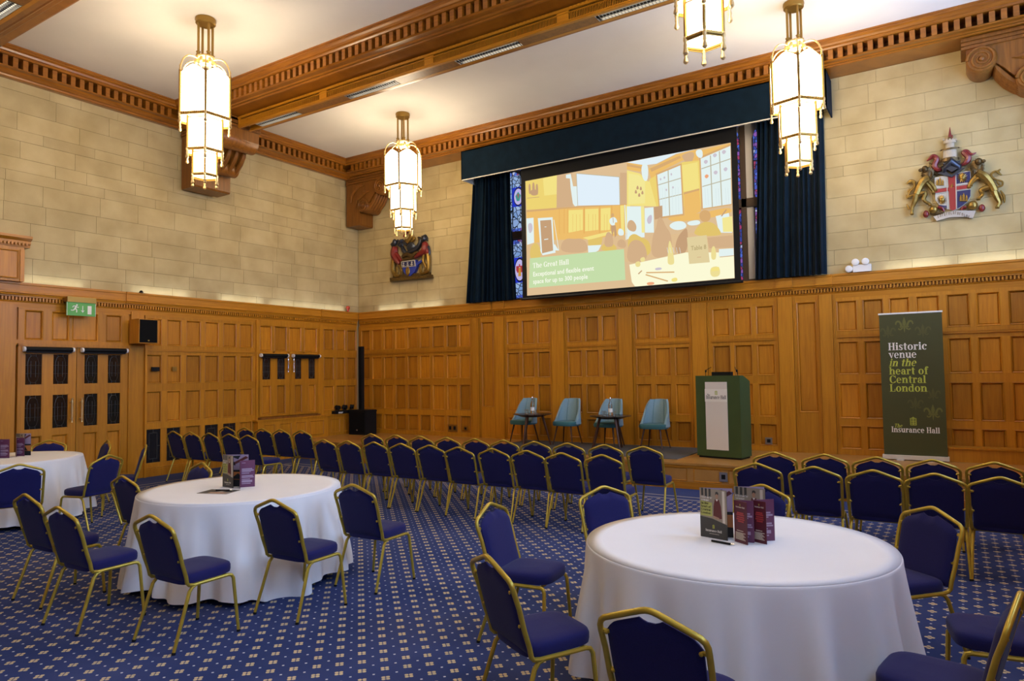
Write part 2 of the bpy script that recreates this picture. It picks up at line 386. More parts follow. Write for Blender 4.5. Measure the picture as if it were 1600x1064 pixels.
tag(MB().box(-.1, RW+.2, RL-.2, RL, 3.4, CH).box(-.1, RW+.2, RL-.2, RL, 0, 3.4, 1).build('wall_front', ['plaster_wall', 'oak_frame']), 'near end wall behind the viewer', kind='structure')
for k, wy in enumerate(wins):
    f = MB()
    for t in (-1.35, -.45, .45, 1.35): f.box(RW+.05, RW+.13, wy+t-.04, wy+t+.04, 3.4, 6.4)
    for z in (3.4, 4.4, 5.4, 6.36): f.box(RW+.05, RW+.13, wy-1.35, wy+1.35, z, z+.05)
    tag(f.build('window_%d' % (k+2), 'mullion'), 'tall leaded window in the right wall', kind='structure')

# stone blocks: each its own part of its wall
COURSE = [6.86, 6.64, 6.30, 6.00, 5.82, 5.53, 5.31, 5.13, 4.78, 4.47, 4.18, 3.88, 3.62, 3.44]
unit = MB().box(0, 1, 0, 1, 0, 1).mesh('stone_block', 'stone')
def blocks(parent, s0, s1, seed, keep=None):
    rnd = random.Random(seed)
    for k in range(len(COURSE)-1):
        z1, z0 = COURSE[k], COURSE[k+1]; s = s0; first = True
        while s < s1-.01:
            L = rnd.uniform(.5, 1.05)*(.62 if first and k % 2 else 1); first = False
            e = s+L
            if s1-e < .3: e = s1
            o = link('stone_block', unit, parent, (s, .078+rnd.uniform(-.0012, .0012), z0))
            o.scale = (e-s-.004, .04, z1-z0-.004); s = e
blocks(WL, -9.4, .075, 3)
blocks(WB, -.075, WX0-.1, 5); blocks(WB, WX1+.1, RW, 8)
# stone on the rest of the left wall (behind the viewpoint) and above the window
MB().box(RL, -9.4, .08, .11, 3.4, 6.9).build('stone_facing', 'stone', WL)
MB().box(WX0-.1, WX1+.1, .08, .11, WZ1, 6.9).build('stone_facing', 'stone', WB)

# ------------------------------------------------------------------ timber ceiling: cornices, beams, corbels
def fnx(u, v, t): return (t, u, v)       # profile (d, z) swept along s
CORN = [(.08, 6.80), (-.03, 6.79), (-.05, 6.80), (-.06, 6.825), (-.10, 6.83), (-.15, 6.855), (-.17, 6.875), (-.25, 6.88), (-.26, 6.895), (-.01, 6.90), (-.01, 7.06), (-.265, 7.065), (-.28, 7.085), (-.28, 7.10), (-.30, 7.11), (-.31, 7.14), (-.335, 7.165), (-.335, 7.19), (-.35, 7.195), (-.35, 7.23), (.08, 7.23)]
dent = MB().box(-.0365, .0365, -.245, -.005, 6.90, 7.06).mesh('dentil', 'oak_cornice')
def dentils(parent, s0, s1, d=0, flip=False, gap=()):
    n = int(abs(s1-s0)/.145)
    for k in range(n+1):
        s = s0+.145*k*(1 if s1 > s0 else -1)
        if any(a < s < b for a, b in gap): continue
        o = link('dentil', dent, parent, (s, d, 0), PI if flip else 0)
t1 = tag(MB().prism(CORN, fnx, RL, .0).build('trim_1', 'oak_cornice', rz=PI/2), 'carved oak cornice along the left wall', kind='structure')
dentils(t1, -.80, -3.68); dentils(t1, -5.26, -8.2)
for cy in (-8.98, -4.46):                 # raised blocks where the beams land
    MB().box(cy-.42, cy+.42, -.33, -.1, 6.78, 6.86).build('bearing_block', 'oak_cornice', t1)
BP = [(0, 6.86), (-.02, 6.852), (-.04, 6.86), (-.05, 6.872), (-.10, 6.868), (-.12, 6.885), (-.22, 6.88), (-.25, 6.895), (-.0, 6.90), (-.0, 7.06), (-.265, 7.065), (-.28, 7.085), (-.28, 7.10), (-.30, 7.11), (-.31, 7.14), (-.335, 7.165), (-.335, 7.19), (-.35, 7.195), (-.35, 7.23)]
HB = .41
def beam(n, y0, label, both):
    pts = [(a-HB, z) for a, z in BP] + ([(HB-a, z) for a, z in reversed(BP)] if both else [(.5, 7.23), (.5, 6.86)])
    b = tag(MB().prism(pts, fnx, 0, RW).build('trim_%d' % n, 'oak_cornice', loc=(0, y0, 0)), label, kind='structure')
    return b
t2 = beam(2, 0, 'oak half beam with dentils above the stage wall', False)
dentils(t2, .45, RW-.3, -HB)
t3 = beam(3, -4.46, 'oak ceiling beam with dentils across the middle', True)
dentils(t3, .45, RW-.3, -HB)
t4 = beam(4, -8.98, 'oak ceiling beam nearest the viewer', True)
dentils(t4, .45, 10, -HB); dentils(t4, .45, 10, HB, True)
t5 = beam(5, -13.5, 'oak ceiling beam behind the viewer', True)

def light_trough(y0, label, n):
    t = thing('light_trough', label, 'ceiling light', (0, y0, 0))
    a, b, z0, z1 = -.14, .14, 6.625, 6.845
    X0, X1 = 1.44, RW-1.44
    body = MB().box(X0, X1, a, a+.012, z0, z0+.045).box(X0, X1, b-.012, b, z0, z1)
    body.box(X0, X1, a, b, z1-.012, z1).box(X0, X1, a+.012, a+.05, z0, z0+.012).box(X0, X1, b-.05, b-.012, z0, z0+.012)
    body.box(X0, X1, a-.02, a+.012, z1-.05, z1-.012).box(X0, X1, a-.012, a+.012, z1-.085, z1-.075).box(X0, X1, a-.008, a, z0+.02, z0+.028)
    body.build('housing', 'oak_along', t)
    bk = MB().box(X0+.01, X1-.01, a+.05, a+.06, z0+.02, z1-.03); bk.build('slot_shade_sheet', 'black', t)  # black sheet stands in for the shade between the grille slats
    x = 1.53-.12; tr = MB()
    while x < X1-.3:
        MB().box(max(X0, x-.09), x+.09, a-.004, a+.014, z0+.045, z1-.05).build('mounting_block', 'oak_along', t)
        k = x+.11
        while k < min(x+2.25, X1): tr.box(k, k+.0065, a, a+.012, z0+.045, z1-.085); k += .024
        k = x+.12
        while k < min(x+2.23, X1): tr.box(k, k+.03, a-.026, a-.018, z1-.028, z1-.012); k += .06
        fx = x+.45
        if fx+1.2 < X1:
            f = MB().box(fx, fx+1.14, -.085, -.08, z0+.004, z0+.07).box(fx, fx+1.14, .08, .085, z0+.004, z0+.07).box(fx, fx+1.14, -.085, .085, z0+.07, z0+.075)
            f.box(fx, fx+1.14, -.01, .01, z0+.01, z0+.03, 1)
            for q in range(24): f.box(fx+q*.048, fx+q*.048+.004, -.08, .08, z0+.005, z0+.02)
            o = f.build('louvre_fitting', ['silver', 'black'], t)
            MB().tube([(fx+.03, -.045, z0+.045), (fx+1.1, -.045, z0+.045)], .013, 8).tube([(fx+.03, .045, z0+.045), (fx+1.1, .045, z0+.045)], .013, 8).build('lamp_tube', 'tube_lamp', o)
            MB().box(fx+1.14, min(fx+2.36, X1), -.09, .09, z0+.001, z0+.006).build('soffit_panel', 'oak_dark', t)
        x += 2.36
    tag(tr.build('grille_slats', 'oak_along', t), kind='stuff')
light_trough(-4.46, 'slatted oak light trough under the middle ceiling beam', 1)
light_trough(-8.98, 'slatted oak light trough under the ceiling beam at upper left', 2)

def corbel(label, y0, y1, right=False):
    X = (lambda x: RW-.02-x) if right else (lambda x: x)
    t = thing('carved_corbel', label, 'corbel', (X(0), (y0+y1)/2, 0))
    sg = -1 if right else 1; w = (y1-y0)/2
    out = [(0, 6.85), (0, 5.63), (.02, 5.60), (.43, 5.60), (.45, 5.63), (.45, 5.92), (.47, 5.98), (.56, 6.00), (.68, 6.05), (.80, 6.15), (.90, 6.28), (.98, 6.36), (1.05, 6.40), (1.34, 6.40), (1.36, 6.46), (1.36, 6.70), (1.42, 6.76), (1.42, 6.85)]
    fn = lambda u, v, s_: (sg*u, s_, v)
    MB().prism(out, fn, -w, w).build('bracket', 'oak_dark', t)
    mo = MB()
    for dz, e in ((6.80, .035), (6.74, .02), (6.68, .03)): mo.box(min(0, sg*(1.42)), max(0, sg*1.42), -w-e, w+e*0, dz-.02, dz+.02)
    mo.build('moulding', 'oak_dark', t)
    for nm, cx, cz, r in (('scroll', 1.17, 6.46, .20), ('scroll', .60, 6.06, .17)):
        sc = MB()
        rows = []
        prof = [(-w-.05, .02), (-w-.05, r*.9), (-w-.02, r), (w*.6, r*.92), (w, r*.9), (w, .02)]
        for yy, rr in prof: rows.append([(sg*(cx+rr*math.cos(2*PI*k/20)), yy, cz+rr*math.sin(2*PI*k/20)) for k in range(20)])
        sc.grid(rows, 0, closed=True)
        pth = []; rad = []
        for k in range(46):
            a = k*.36; rr = r*(.93-.84*k/46); pth.append((sg*(cx+rr*math.cos(a)), -w-.055, cz+rr*math.sin(a))); rad.append(.026*(1-.6*k/46))
        sc.tube(pth, rad, 6); sc.ell((sg*cx, -w-.06, cz), (.04, .03, .04))
        sc.build(nm, 'oak_dark', t, smooth=True)
    lf = MB()
    for k in range(5):
        yy = -w+.06+k*(2*w-.12)/4
        lf.tube([(sg*.62, yy, 5.93), (sg*.75, yy, 6.02), (sg*.86, yy, 6.13), (sg*.96, yy, 6.27), (sg*1.02, yy, 6.38)], [.03, .045, .05, .045, .02], 6)
    lf.tube([(sg*.30, -w-.01, 6.05), (sg*.42, -w-.02, 6.25), (sg*.62, -w-.02, 6.38), (sg*.80, -w-.01, 6.40)], [.01, .04, .05, .01], 6)
    lf.tube([(sg*.16, -w-.01, 6.2), (sg*.22, -w-.02, 6.42), (sg*.42, -w-.02, 6.56), (sg*.62, -w-.01, 6.56)], [.01, .04, .045, .01], 6)
    lf.build('leaf_carving', 'oak_dark', t, smooth=True)
corbel('carved oak corbel in the left corner beside the small coat of arms', -.40, .075)
corbel('carved oak corbel on left wall behind the left lantern', -4.85, -4.07)
corbel('scrolled oak corbel at upper right above the large coat of arms', -.40, .075, True)

# ------------------------------------------------------------------ oak wainscot
def stick(profile): return profile
CAP = [(.10, 3.46), (0, 3.46), (0, 3.425), (.008, 3.415), (.008, 3.31), (.0, 3.30), (.0, 3.285), (.014, 3.275), (.022, 3.25), (.03, 3.245), (.03, 3.228), (.085, 3.226), (.085, 3.162), (.040, 3.160), (.046, 3.145), (.056, 3.135), (.06, 3.05), (.10, 3.05)]
pcache = {}
def panel(parent, s0, s1, z0, z1, name='panel', mat='oak', d=.066):
    w, h = round(s1-s0, 2), round(z1-z0, 2); k = (w, h, mat)
    if k not in pcache:
        b = MB(); R = lambda i, y: [(i, y, i), (w-i, y, i), (w-i, y, h-i), (i, y, h-i)]
        b.grid([R(0, .0), R(.006, -.004), R(.020, .006), R(.025, .034), R(.036, .026)], 0, closed=True); b.poly(R(.036, .026)); pcache[k] = b.mesh(name, mat)
    return link(name, pcache[k], parent, (s0, d-.008, z0))
def bar(parent, name, s0, s1, z0, z1, d=.06, mat='oak_frame', th=.04):
    return MB().box(s0, s1, d, d+th, z0, z1).build(name, mat, parent)
ROWS = [(2.48, 3.00), (1.75, 2.31), (1.01, 1.61)]
def wains(parent, spans, zlow, ztop, cols_rows):
    pass
# end wall panelling ----------------------------------------------------------
t6 = tag(MB().box(-.05, RW, .094, .10, ST, 3.2).build('trim_6', 'oak_frame'), 'oak panelling along the stage wall', kind='structure')
def cap(parent, s0, s1):
    MB().prism(CAP, fnx, s0, s1).build('cap_moulding', 'oak_along', parent)
    d = MB(); s = s0
    while s < s1: d.box(s, s+.026, .026, .088, 3.166, 3.222); s += .050
    tag(d.build('small_dentils', 'oak_along', parent), kind='stuff')
def breakfront(parent, s0, s1):
    MB().prism([(a-.022 if a < .09 else a, z) for a, z in CAP[:9]]+[(.08, 3.25), (.10, 3.25)], fnx, s0, s1).build('cap_projection', 'oak_along', parent)
cap(t6, -.0, RW)
for a, b in ((3.52, 4.12), (4.18, 4.46), (5.62, 5.95), (7.15, 7.48), (8.64, 8.98), (10.22, 10.5), (10.88, 11.14)): breakfront(t6, a, b)
SEC = [[(.03, .33), (.41, .74), (.81, 1.12), (1.19, 1.52), (1.59, 1.91), (1.98, 2.29), (2.37, 2.72), (2.80, 3.10), (3.17, 3.47)],
       [(4.49, 4.80), (4.88, 5.19), (5.27, 5.57)], [(6.01, 6.33), (6.42, 6.72), (6.80, 7.11)], [(7.53, 7.84), (7.92, 8.24), (8.32, 8.61)],
       [(9.06, 9.38), (9.45, 9.77), (9.85, 10.16)],
       [(11.18, 11.50), (11.58, 11.89), (11.97, 12.27), (12.35, 12.68), (12.77, 13.08), (13.16, 13.47), (13.57, 13.88), (13.97, 14.28)]]
for cols in SEC:
    s0, s1 = cols[0][0], cols[-1][1]
    rows = ROWS + [(.50, .89)]
    for (z0, z1) in rows:
        for c in cols: panel(t6, c[0], c[1], z0, z1)
    zs = [ST, .50, .89, 1.01, 1.61, 1.75, 2.31, 2.48, 3.00, 3.10]
    for a, b in zip(zs[0::2], zs[1::2]): bar(t6, 'rail', s0, s1, a, b)
    for z in (2.395,): MB().box(s0, s1, .040, .06, z-.02, z+.002).box(s0, s1, .050, .06, z+.012, z+.022).build('rail_bead', 'oak_along', t6)
    for z0, z1 in rows:
        for a, b in zip(cols[:-1], cols[1:]): bar(t6, 'stile', a[1], b[0], z0, z1)
for a, b in ((-.05, .03), (3.47, 3.80), (4.12, 4.49), (5.57, 6.01), (7.11, 7.53), (8.61, 9.06), (10.16, 10.54), (10.86, 11.18), (14.28, RW)):
    bar(t6, 'stile', a, b, ST, 3.10)
for a, b in ((5.62, 5.95), (7.16, 7.48), (8.66, 8.98), (10.22, 10.50), (10.90, 11.14), (3.53, 3.76), (4.16, 4.44)):
    MB().box(a+.018, b-.018, .022, .06, ST, 3.12).box(a-.006, a+.006, .034, .06, ST, 3.12).box(b-.006, b+.006, .034, .06, ST, 3.12).box(a-.024, a-.010, .046, .06, ST, 3.12).box(b+.010, b+.024, .046, .06, ST, 3.12).build('pilaster', 'oak_frame', t6)
for a, b in ((3.80, 4.12), (10.54, 10.86)):
    panel(t6, a, b, 1.10, 3.02); bar(t6, 'rail', a, b, ST, 1.10); bar(t6, 'rail', a, b, 3.02, 3.10)
MB().box(12.62, RW, -.25, .058, ST, .60).box(12.60, RW, -.27, .058, .60, .625).build('plinth_step', 'oak_frame', t6)
# side wall panelling ---------------------------------------------------------
t7 = tag(MB().box(-9.6, 0, .094, .10, 0, 3.2).build('trim_7', 'oak_frame', rz=PI/2), 'oak panelling along the left wall', kind='structure')
cap(t7, -9.6, -.0)
breakfront(t7, -5.92, -5.52); breakfront(t7, -1.24, -1.16); breakfront(t7, -8.02, -7.66)
MB().box(RL, -9.6, .05, .10, 0, 3.45).build('plain_panelling', 'oak_frame', t7)
for c in ((-7.55, -7.27), (-7.14, -6.86), (-6.82, -6.38), (-6.25, -5.96)): panel(t7, c[0], c[1], 2.52, 3.02)
for a, b in ((-7.64, -7.55), (-7.27, -7.14), (-6.86, -6.82), (-6.38, -6.25), (-5.96, -5.84)): bar(t7, 'stile', a, b, 2.52, 3.02)
bar(t7, 'rail', -7.64, -5.84, 3.02, 3.10); bar(t7, 'rail', -7.68, -5.80, 2.43, 2.52, .045, 'oak_frame', .05)
bar(t7, 'stile', -8.02, -7.68, 0, 3.10, .035, 'oak_frame', .06); bar(t7, 'stile', -5.80, -5.56, 0, 3.10, .035, 'oak_frame', .06)
bar(t7, 'door_edge_post', -5.56, -5.525, 0, 2.42, -.02, 'oak_frame', .11)
for c in ((-8.45, -8.1), (-8.9, -8.55), (-9.4, -9.0)):
    for z0, z1 in ROWS+[(.25, .89)]: panel(t7, c[0], c[1], z0, z1)
MID = [(-5.50, -5.19), (-5.09, -4.79), (-4.69, -4.37), (-4.28, -3.96), (-3.86, -3.54), (-3.46, -3.14)]
def section(cols, rows, zlo, s0=None, s1=None, vents=()):
    s0 = cols[0][0] if s0 is None else s0; s1 = cols[-1][1] if s1 is None else s1
    for r, (z0, z1) in enumerate(rows):
        for k, c in enumerate(cols):
            if r == len(rows)-1 and k in vents: continue
            panel(t7, c[0], c[1], z0, z1)
        for a, b in zip(cols[:-1], cols[1:]): bar(t7, 'stile', a[1], b[0], z0, z1)
        if cols[0][0] > s0: bar(t7, 'stile', s0, cols[0][0], z0, z1)
        if s1 > cols[-1][1]: bar(t7, 'stile', cols[-1][1], s1, z0, z1)
    zs = sorted([z for r in rows for z in r]); zs = [zlo]+zs+[3.10]
    for a, b in zip(zs[0::2], zs[1::2]): bar(t7, 'rail', s0, s1, a, b)
section(MID, ROWS+[(.24, .90)], 0, -5.525, -3.06, (0, 1, 3, 4))
MB().box(-5.525, -3.06, .046, .06, 2.37, 2.41).build('rail_bead', 'oak_along', t7)
for k in (0, 1, 3, 4):
    a, b = MID[k]; v = MB().box(a, b, .08, .085, .24, .90)
    i, j, z0, z1 = a+.07, b-.07, .32, .82
    for q in ((i, i+.012, z0, z1), (j-.012, j, z0, z1), (i, j, z0, z0+.012), (i, j, z1-.012, z1), ((i+j)/2-.006, (i+j)/2+.006, z1, .90), ((i+j)/2-.006, (i+j)/2+.006, .24, z0), (a, i, .56, .572), (j, b, .56, .572)):
        v.box(q[0], q[1], .07, .08, q[2], q[3], 1)
    v.box(a, a+.012, .062, .085, .24, .90, 2).box(b-.012, b, .062, .085, .24, .90, 2).box(a, b, .062, .085, .885, .90, 2).box(a, b, .062, .085, .24, .255, 2)
    tag(v.build('leaded_vent', ['black_gloss', 'lead', 'oak_frame'], t7), 'dark leaded vent low in the panelling')
bar(t7, 'stile', -3.06, -2.98, 0, 3.10, .03, 'oak_frame', .06); bar(t7, 'stile', -1.27, -1.15, .40, 3.10, .03, 'oak_frame', .06)
for c in ((-2.95, -2.63), (-2.56, -2.22), (-2.15, -1.80), (-1.71, -1.33)): panel(t7, c[0], c[1], 2.42, 2.99)
for a, b in ((-2.98, -2.95), (-2.63, -2.56), (-2.22, -2.15), (-1.80, -1.71), (-1.33, -1.27)): bar(t7, 'stile', a, b, 2.38, 2.99)
bar(t7, 'rail', -2.98, -1.27, 2.99, 3.12, .045, 'oak_frame', .05); bar(t7, 'rail', -2.98, -1.27, 2.34, 2.42)
section([(-1.11, -.79)], ROWS, .90, -1.15, -.74); section([(-.70, -.41), (-.34, -.03)], ROWS, .90, -.74, -.0)
# dado with a ledge under the raised doors
MB().box(-3.10, -1.10, -.08, .09, 0, .88).box(-3.14, -1.08, -.10, .09, .88, .915).build('dado_ledge', 'oak_frame', t7)
MB().box(-1.10, -.02, -.03, .09, 0, .88).box(-1.10, -.02, -.05, .09, .88, .915).build('dado_ledge', 'oak_frame', t7)
for c in ((-2.95, -2.66), (-2.52, -2.20), (-2.07, -1.78), (-1.66, -1.24)): panel(t7, c[0], c[1], .47, .80, d=-.079)
for c in ((-.98, -.68), (-.55, -.2)): panel(t7, c[0], c[1], .47, .80, d=-.029)
MB().box(-3.02, -1.32, -.06, .06, .915, .96).build('door_sill', 'oak_dark', t7)
b = tag(MB().box(-9.6, -3.1, .02, .09, 0, .14).box(-9.6, -3.1, .03, .09, .14, .17).build('baseboard_left', 'oak_frame', rz=PI/2), 'oak skirting along the left wall', kind='structure')

# ------------------------------------------------------------------ doors
def leaded_pane(parent, s0, s1, z0, z1, d=.03, bright=False):
    m = MB().box(s0, s1, d+.022, d+.03, z0, z1)
    w, h = s1-s0, z1-z0; cx, cz = (s0+s1)/2, (z0+z1)/2
    P = lambda a, c: (cx+a*w, d+.02, cz+c*h)
    o = [(-.22, -.36), (-.10, -.42), (.10, -.42), (.22, -.36), (.30, -.22), (.30, .22), (.22, .36), (.10, .42), (-.10, .42), (-.22, .36), (-.30, .22), (-.30, -.22), (-.22, -.36)]
    m.tube([P(*q) for q in o], .0045, 5, 1)
    for q in (((-.5, .12), (.5, .12)), ((-.5, -.14), (.5, -.14)), ((-.15, -.5), (-.15, -.4)), ((.15, -.5), (.15, -.4)), ((-.15, .5), (-.15, .4)), ((.15, .5), (.15, .4)), ((-.13, -.25), (-.13, .25)), ((.13, -.25), (.13, .25))):
        m.tube([P(*q[0]), P(*q[1])], .0035, 5, 1)
    for q in ((s0, s0+.012, z0, z1), (s1-.012, s1, z0, z1), (s0, s1, z0, z0+.012), (s0, s1, z1-.012, z1)): m.box(q[0], q[1], d+.004, d+.03, q[2], q[3], 2)
    return m.build('glass_pane', ['glass_dark', 'lead', 'oak_frame'], parent)
def leaf(parent, s0, s1, z0, z1, cols, glass, low, d=.03):
    zs = sorted([q for g in glass+low for q in g]); f = MB()
    edges = [s0]+[q for c in cols for q in c]+[s1]
    for a, b in zip(edges[0::2], edges[1::2]): f.box(a, b, d, d+.04, z0, z1)
    zz = [z0]+zs+[z1]
    for a, b in zip(zz[0::2], zz[1::2]):
        for c in cols: f.box(c[0], c[1], d, d+.04, a, b)
    o = f.build('door_leaf', 'oak_frame', parent)
    for c in cols:
        for g in glass: leaded_pane(o, c[0], c[1], g[0], g[1], d)
        for g in low: panel(o, c[0], c[1], g[0], g[1], 'door_panel', 'oak', d+.012)
    return o
def pull(parent, s, z0, z1, mat, d):
    h = MB(); zc = (z0+z1)/2
    h.lathe([(.002, z0-zc), (.016, z0-zc+.01), (.010, z0-zc+.03), (.017, z0-zc+.06), (.013, z0-zc+.10), (.017, 0), (.013, z1-zc-.10), (.017, z1-zc-.06), (.010, z1-zc-.03), (.016, z1-zc-.01), (.002, z1-zc)], (s, d-.06, zc), 10)
    for z in (z0+.07, z1-.07): h.tube([(s, d-.06, z), (s, d, z)], .010, 8).lathe([(.001, 0), (.024, 0), (.024, .001)], (s, d-.001, z), 8)
    return h.build('pull_handle', mat, parent, smooth=True)
d1 = tag(MB().box(-7.66, -7.60, .0, .09, 0, 2.44).box(-5.86, -5.80, .0, .09, 0, 2.44).box(-7.66, -5.80, .0, .09, 2.41, 2.46).build('door_1', 'oak_frame', rz=PI/2), 'oak double doors with leaded glass under the exit sign', kind='structure')
la = leaf(d1, -7.60, -6.755, .02, 2.41, [(-7.55, -7.28), (-7.13, -6.87)], [(1.77, 2.30), (1.03, 1.61)], [(.16, .93)])
lb = leaf(d1, -6.745, -5.86, .02, 2.41, [(-6.63, -6.38), (-6.23, -5.98)], [(1.77, 2.30), (1.03, 1.61)], [(.16, .93)])
pull(la, -6.84, 1.11, 1.54, 'brass_bright', .03); pull(lb, -6.68, 1.11, 1.54, 'brass_bright', .03)
d2 = tag(MB().box(-3.0, -2.96, .03, .09, .93, 2.40).box(-1.31, -1.27, .03, .09, .93, 2.40).build('door_2', 'oak_frame', rz=PI/2), 'oak double doors above a ledge near the stage corner', kind='structure')
la = leaf(d2, -2.96, -2.145, .97, 2.38, [(-2.90, -2.66), (-2.50, -2.26)], [(1.78, 2.28)], [(1.01, 1.66)], .045)
lb = leaf(d2, -2.135, -1.31, .97, 2.38, [(-2.00, -1.79), (-1.60, -1.38)], [(1.78, 2.28)], [(1.01, 1.66)], .045)
pull(la, -2.235, 1.94, 2.30, 'chrome', .045); pull(lb, -2.075, 1.94, 2.30, 'chrome', .045)
def blind(s0, s1, z, d, label):
    t = thing('roller_blind', label, 'blind', (-d, (s0+s1)/2, z), PI/2, 'roller blinds above the door glass'); h = (s1-s0)/2
    MB().tube([(-h+.03, 0, 0), (h-.03, 0, 0)], .036, 14).box(-h+.04, h-.04, -.008, .0, -.06, 0).build('roll', 'black', t, smooth=True)
    for x in (-h, h-.03): MB().tube([(x, 0, 0), (x+.03, 0, 0)], .042, 12).box(x+.005, x+.025, 0, .05, -.03, .03).build('bracket', 'white_plastic', t, smooth=True)
blind(-7.60, -6.82, 2.365, -.03, 'dark roller blind over left leaf of doors under exit sign')
blind(-6.70, -5.90, 2.365, -.03, 'dark roller blind over right leaf of doors under exit sign')
blind(-2.99, -2.24, 2.325, -.02, 'dark roller blind over left leaf of the raised doors')
blind(-2.11, -1.30, 2.325, -.02, 'dark roller blind over right leaf of the raised doors')

# ------------------------------------------------------------------ stage
st = tag(MB().box(-.06, RW, SY, .09, 0, ST-.03).box(-.06, RW, SY-.025, .09, ST-.03, ST).build('trim_8', ['oak_floor']), 'low oak stage along the end wall', kind='structure')
f = MB().box(0, RW, SY-.012, SY, 0, .11).box(0, RW, SY-.012, SY, .33, ST-.03).build('fascia_rail', 'oak_along', st)
x = .16
while x < RW-.6:
    panel(st, x, x+.44, .12, .325, 'fascia_panel', 'oak', SY+.004)
    x += .54
k = 0; y = SY-.02
bm_ = MB().box(0, RW, 0, .128, 0, .004).mesh('floor_board', 'oak_floor')
while y < .05:
    link('floor_board', bm_, st, (0, y, ST)); y += .13

# ------------------------------------------------------------------ stained window behind the screen
wn = MB()
LX = [4.20, 4.87, 5.9, 6.95, 8.0, 9.05, 9.665, 10.62]   # lights between stone mullions
for x in LX[1:-1]: wn.box(x-.045, x+.045, .20, .40, WZ0, WZ1)
wn.box(WX0, WX1, .20, .40, 4.86, 5.02).box(WX0, WX1, .14, .42, WZ0, WZ0+.05).box(WX0, WX1, .2, .42, 6.42, WZ1)
w1 = tag(wn.build('window_1', 'mullion'), 'stained glass window with stone mullions behind the screen', kind='structure')
rv = MB()
for x in LX[1:-1]: rv.box(x+.045, x+.16, .24, .36, WZ0+.05, 4.86).box(x+.045, x+.16, .24, .36, 5.02, 6.42)
rv.build('reveal', 'reveal', w1)
for a, b in zip(LX[:-1], LX[1:]):
    a += .055; b -= .055
    for z0, z1 in ((WZ0+.05, 4.86), (5.02, 6.42)):
        fr = MB(); x0 = a+(.105 if a > 4.5 else 0)
        fr.box(x0, x0+.02, .285, .305, z0, z1).box(b-.02, b, .285, .305, z0, z1).box(x0, b, .285, .305, z0, z0+.02).box(x0, b, .285, .305, z1-.02, z1).box(x0, b, .285, .305, (z0+z1)/2-.008, (z0+z1)/2+.008)
        p = MB().box(x0, b, .31, .316, z0, z1).build('glass_pane', 'stained_pale', w1)
        fr.box((x0+b)/2-.006, (x0+b)/2+.006, .286, .304, z0, z1)
        bd = MB()
        if a > 9: bd.box(x0+.02, x0+.10, .300, .309, z0+.02, z1-.02).box(b-.10, b-.02, .300, .309, z0+.02, z1-.02)
        bd.box(x0+.02, b-.02, .300, .309, z1-.10, z1-.02).box(x0+.02, b-.02, .300, .309, z0+.02, z0+.09).build('coloured_border', 'stained_border', p)
        fr.build('lead_frame', 'lead', p)
        if z1 > 6:
            ar = MB()
            n = 12; cx = (x0+b)/2; w = (b-x0)/2
            for k in range(n):
                u0, u1 = -1+2*k/n, -1+2*(k+1)/n; h = lambda u: z1-.28+.26*math.sqrt(max(0, 1-u*u))
                ar.poly([(cx+u0*w, .27, h(u0)), (cx+u1*w, .27, h(u1)), (cx+u1*w, .27, z1), (cx+u0*w, .27, z1)])
            ar.build('arched_head', 'reveal', p)
def medallion(cx, cz, rx, rz, inner, fig):
    m = MB()
    m.poly([(cx-rx*1.35, .284, cz-rz*1.1), (cx+rx*1.35, .284, cz-rz*1.1), (cx+rx*1.35, .284, cz+rz*1.1), (cx-rx*1.35, .284, cz+rz*1.1)], 0)
    E_ = lambda k, y: [(cx+rx*k*math.cos(2*PI*i/24), y, cz+rz*k*math.sin(2*PI*i/24)) for i in range(24)]
    m.poly(E_(1.05, .282), 3).poly(E_(.92, .280), 1)
    for q, mi in fig: m.poly([(cx+a*rx, .277, cz+b*rz) for a, b in q], mi)
    m.build('medallion', ['glass_blue', 'glass_lilac', 'glass_red', 'lead', 'glass_amber', 'glass_teal'], w1)
for nm, c_ in (('glass_blue', (.02, .04, .55)), ('glass_lilac', (.55, .5, .85)), ('glass_red', (.45, .05, .06)), ('glass_amber', (.6, .3, .04)), ('glass_teal', (.06, .32, .28))): emit(nm, c_, .9)
medallion(4.66+.05, 4.16, .13, .26, 1, [([(-.7, .35), (-.1, .35), (-.2, -.2), (-.45, -.25), (-.7, 0)], 2), ([(.7, .35), (.1, .35), (.2, -.2), (.45, -.25), (.7, 0)], 2), ([(-.22, .2), (.22, .2), (.3, -.55), (-.3, -.55)], 4), ([(-.14, .5), (.14, .5), (.14, .25), (-.14, .25)], 2)])
medallion(4.70, 5.82, .12, .20, 1, [([(-.6, .1), (0, .55), (.6, .1), (.3, -.5), (-.3, -.5)], 5), ([(-.3, .3), (.3, .3), (.0, -.3)], 2)])

# ------------------------------------------------------------------ curtains, pelmet, projection screen
def curtain(label, xt0, xt1, xb0, xb1, z0, z1, seed):
    rnd = random.Random(seed); ph = [rnd.uniform(0, 6.28) for _ in range(6)]
    rows = []
    n = 150; nr = 22
    for i in range(nr+1):
        t = i/nr; z = z1+(z0-z1)*t; row = []
        for k in range(n+1):
            u = k/n; x = xt0+(xt1-xt0)*u+((xb0-xt0)+(xb1-xb0-xt1+xt0)*u)*t**1.3
            w = u*11+.35*math.sin(u*9+ph[0])+.10*math.sin(t*3+ph[1])
            y = -.085+.050*math.sin(2*PI*w)*(1-.15*t)+.018*math.sin(2*PI*w*2.3+ph[2])+.012*math.sin(t*5+u*20+ph[3])
            row.append((x, y, z))
        rows.append(row)
    m = MB().grid(rows); back = [[(p[0], p[1]+.012, p[2]) for p in r] for r in rows]; m.grid(back, 0, flip=True)
    o = m.build('curtain', 'curtain', smooth=True)
    return tag(o, label, 'curtain', 'curtains beside the screen')
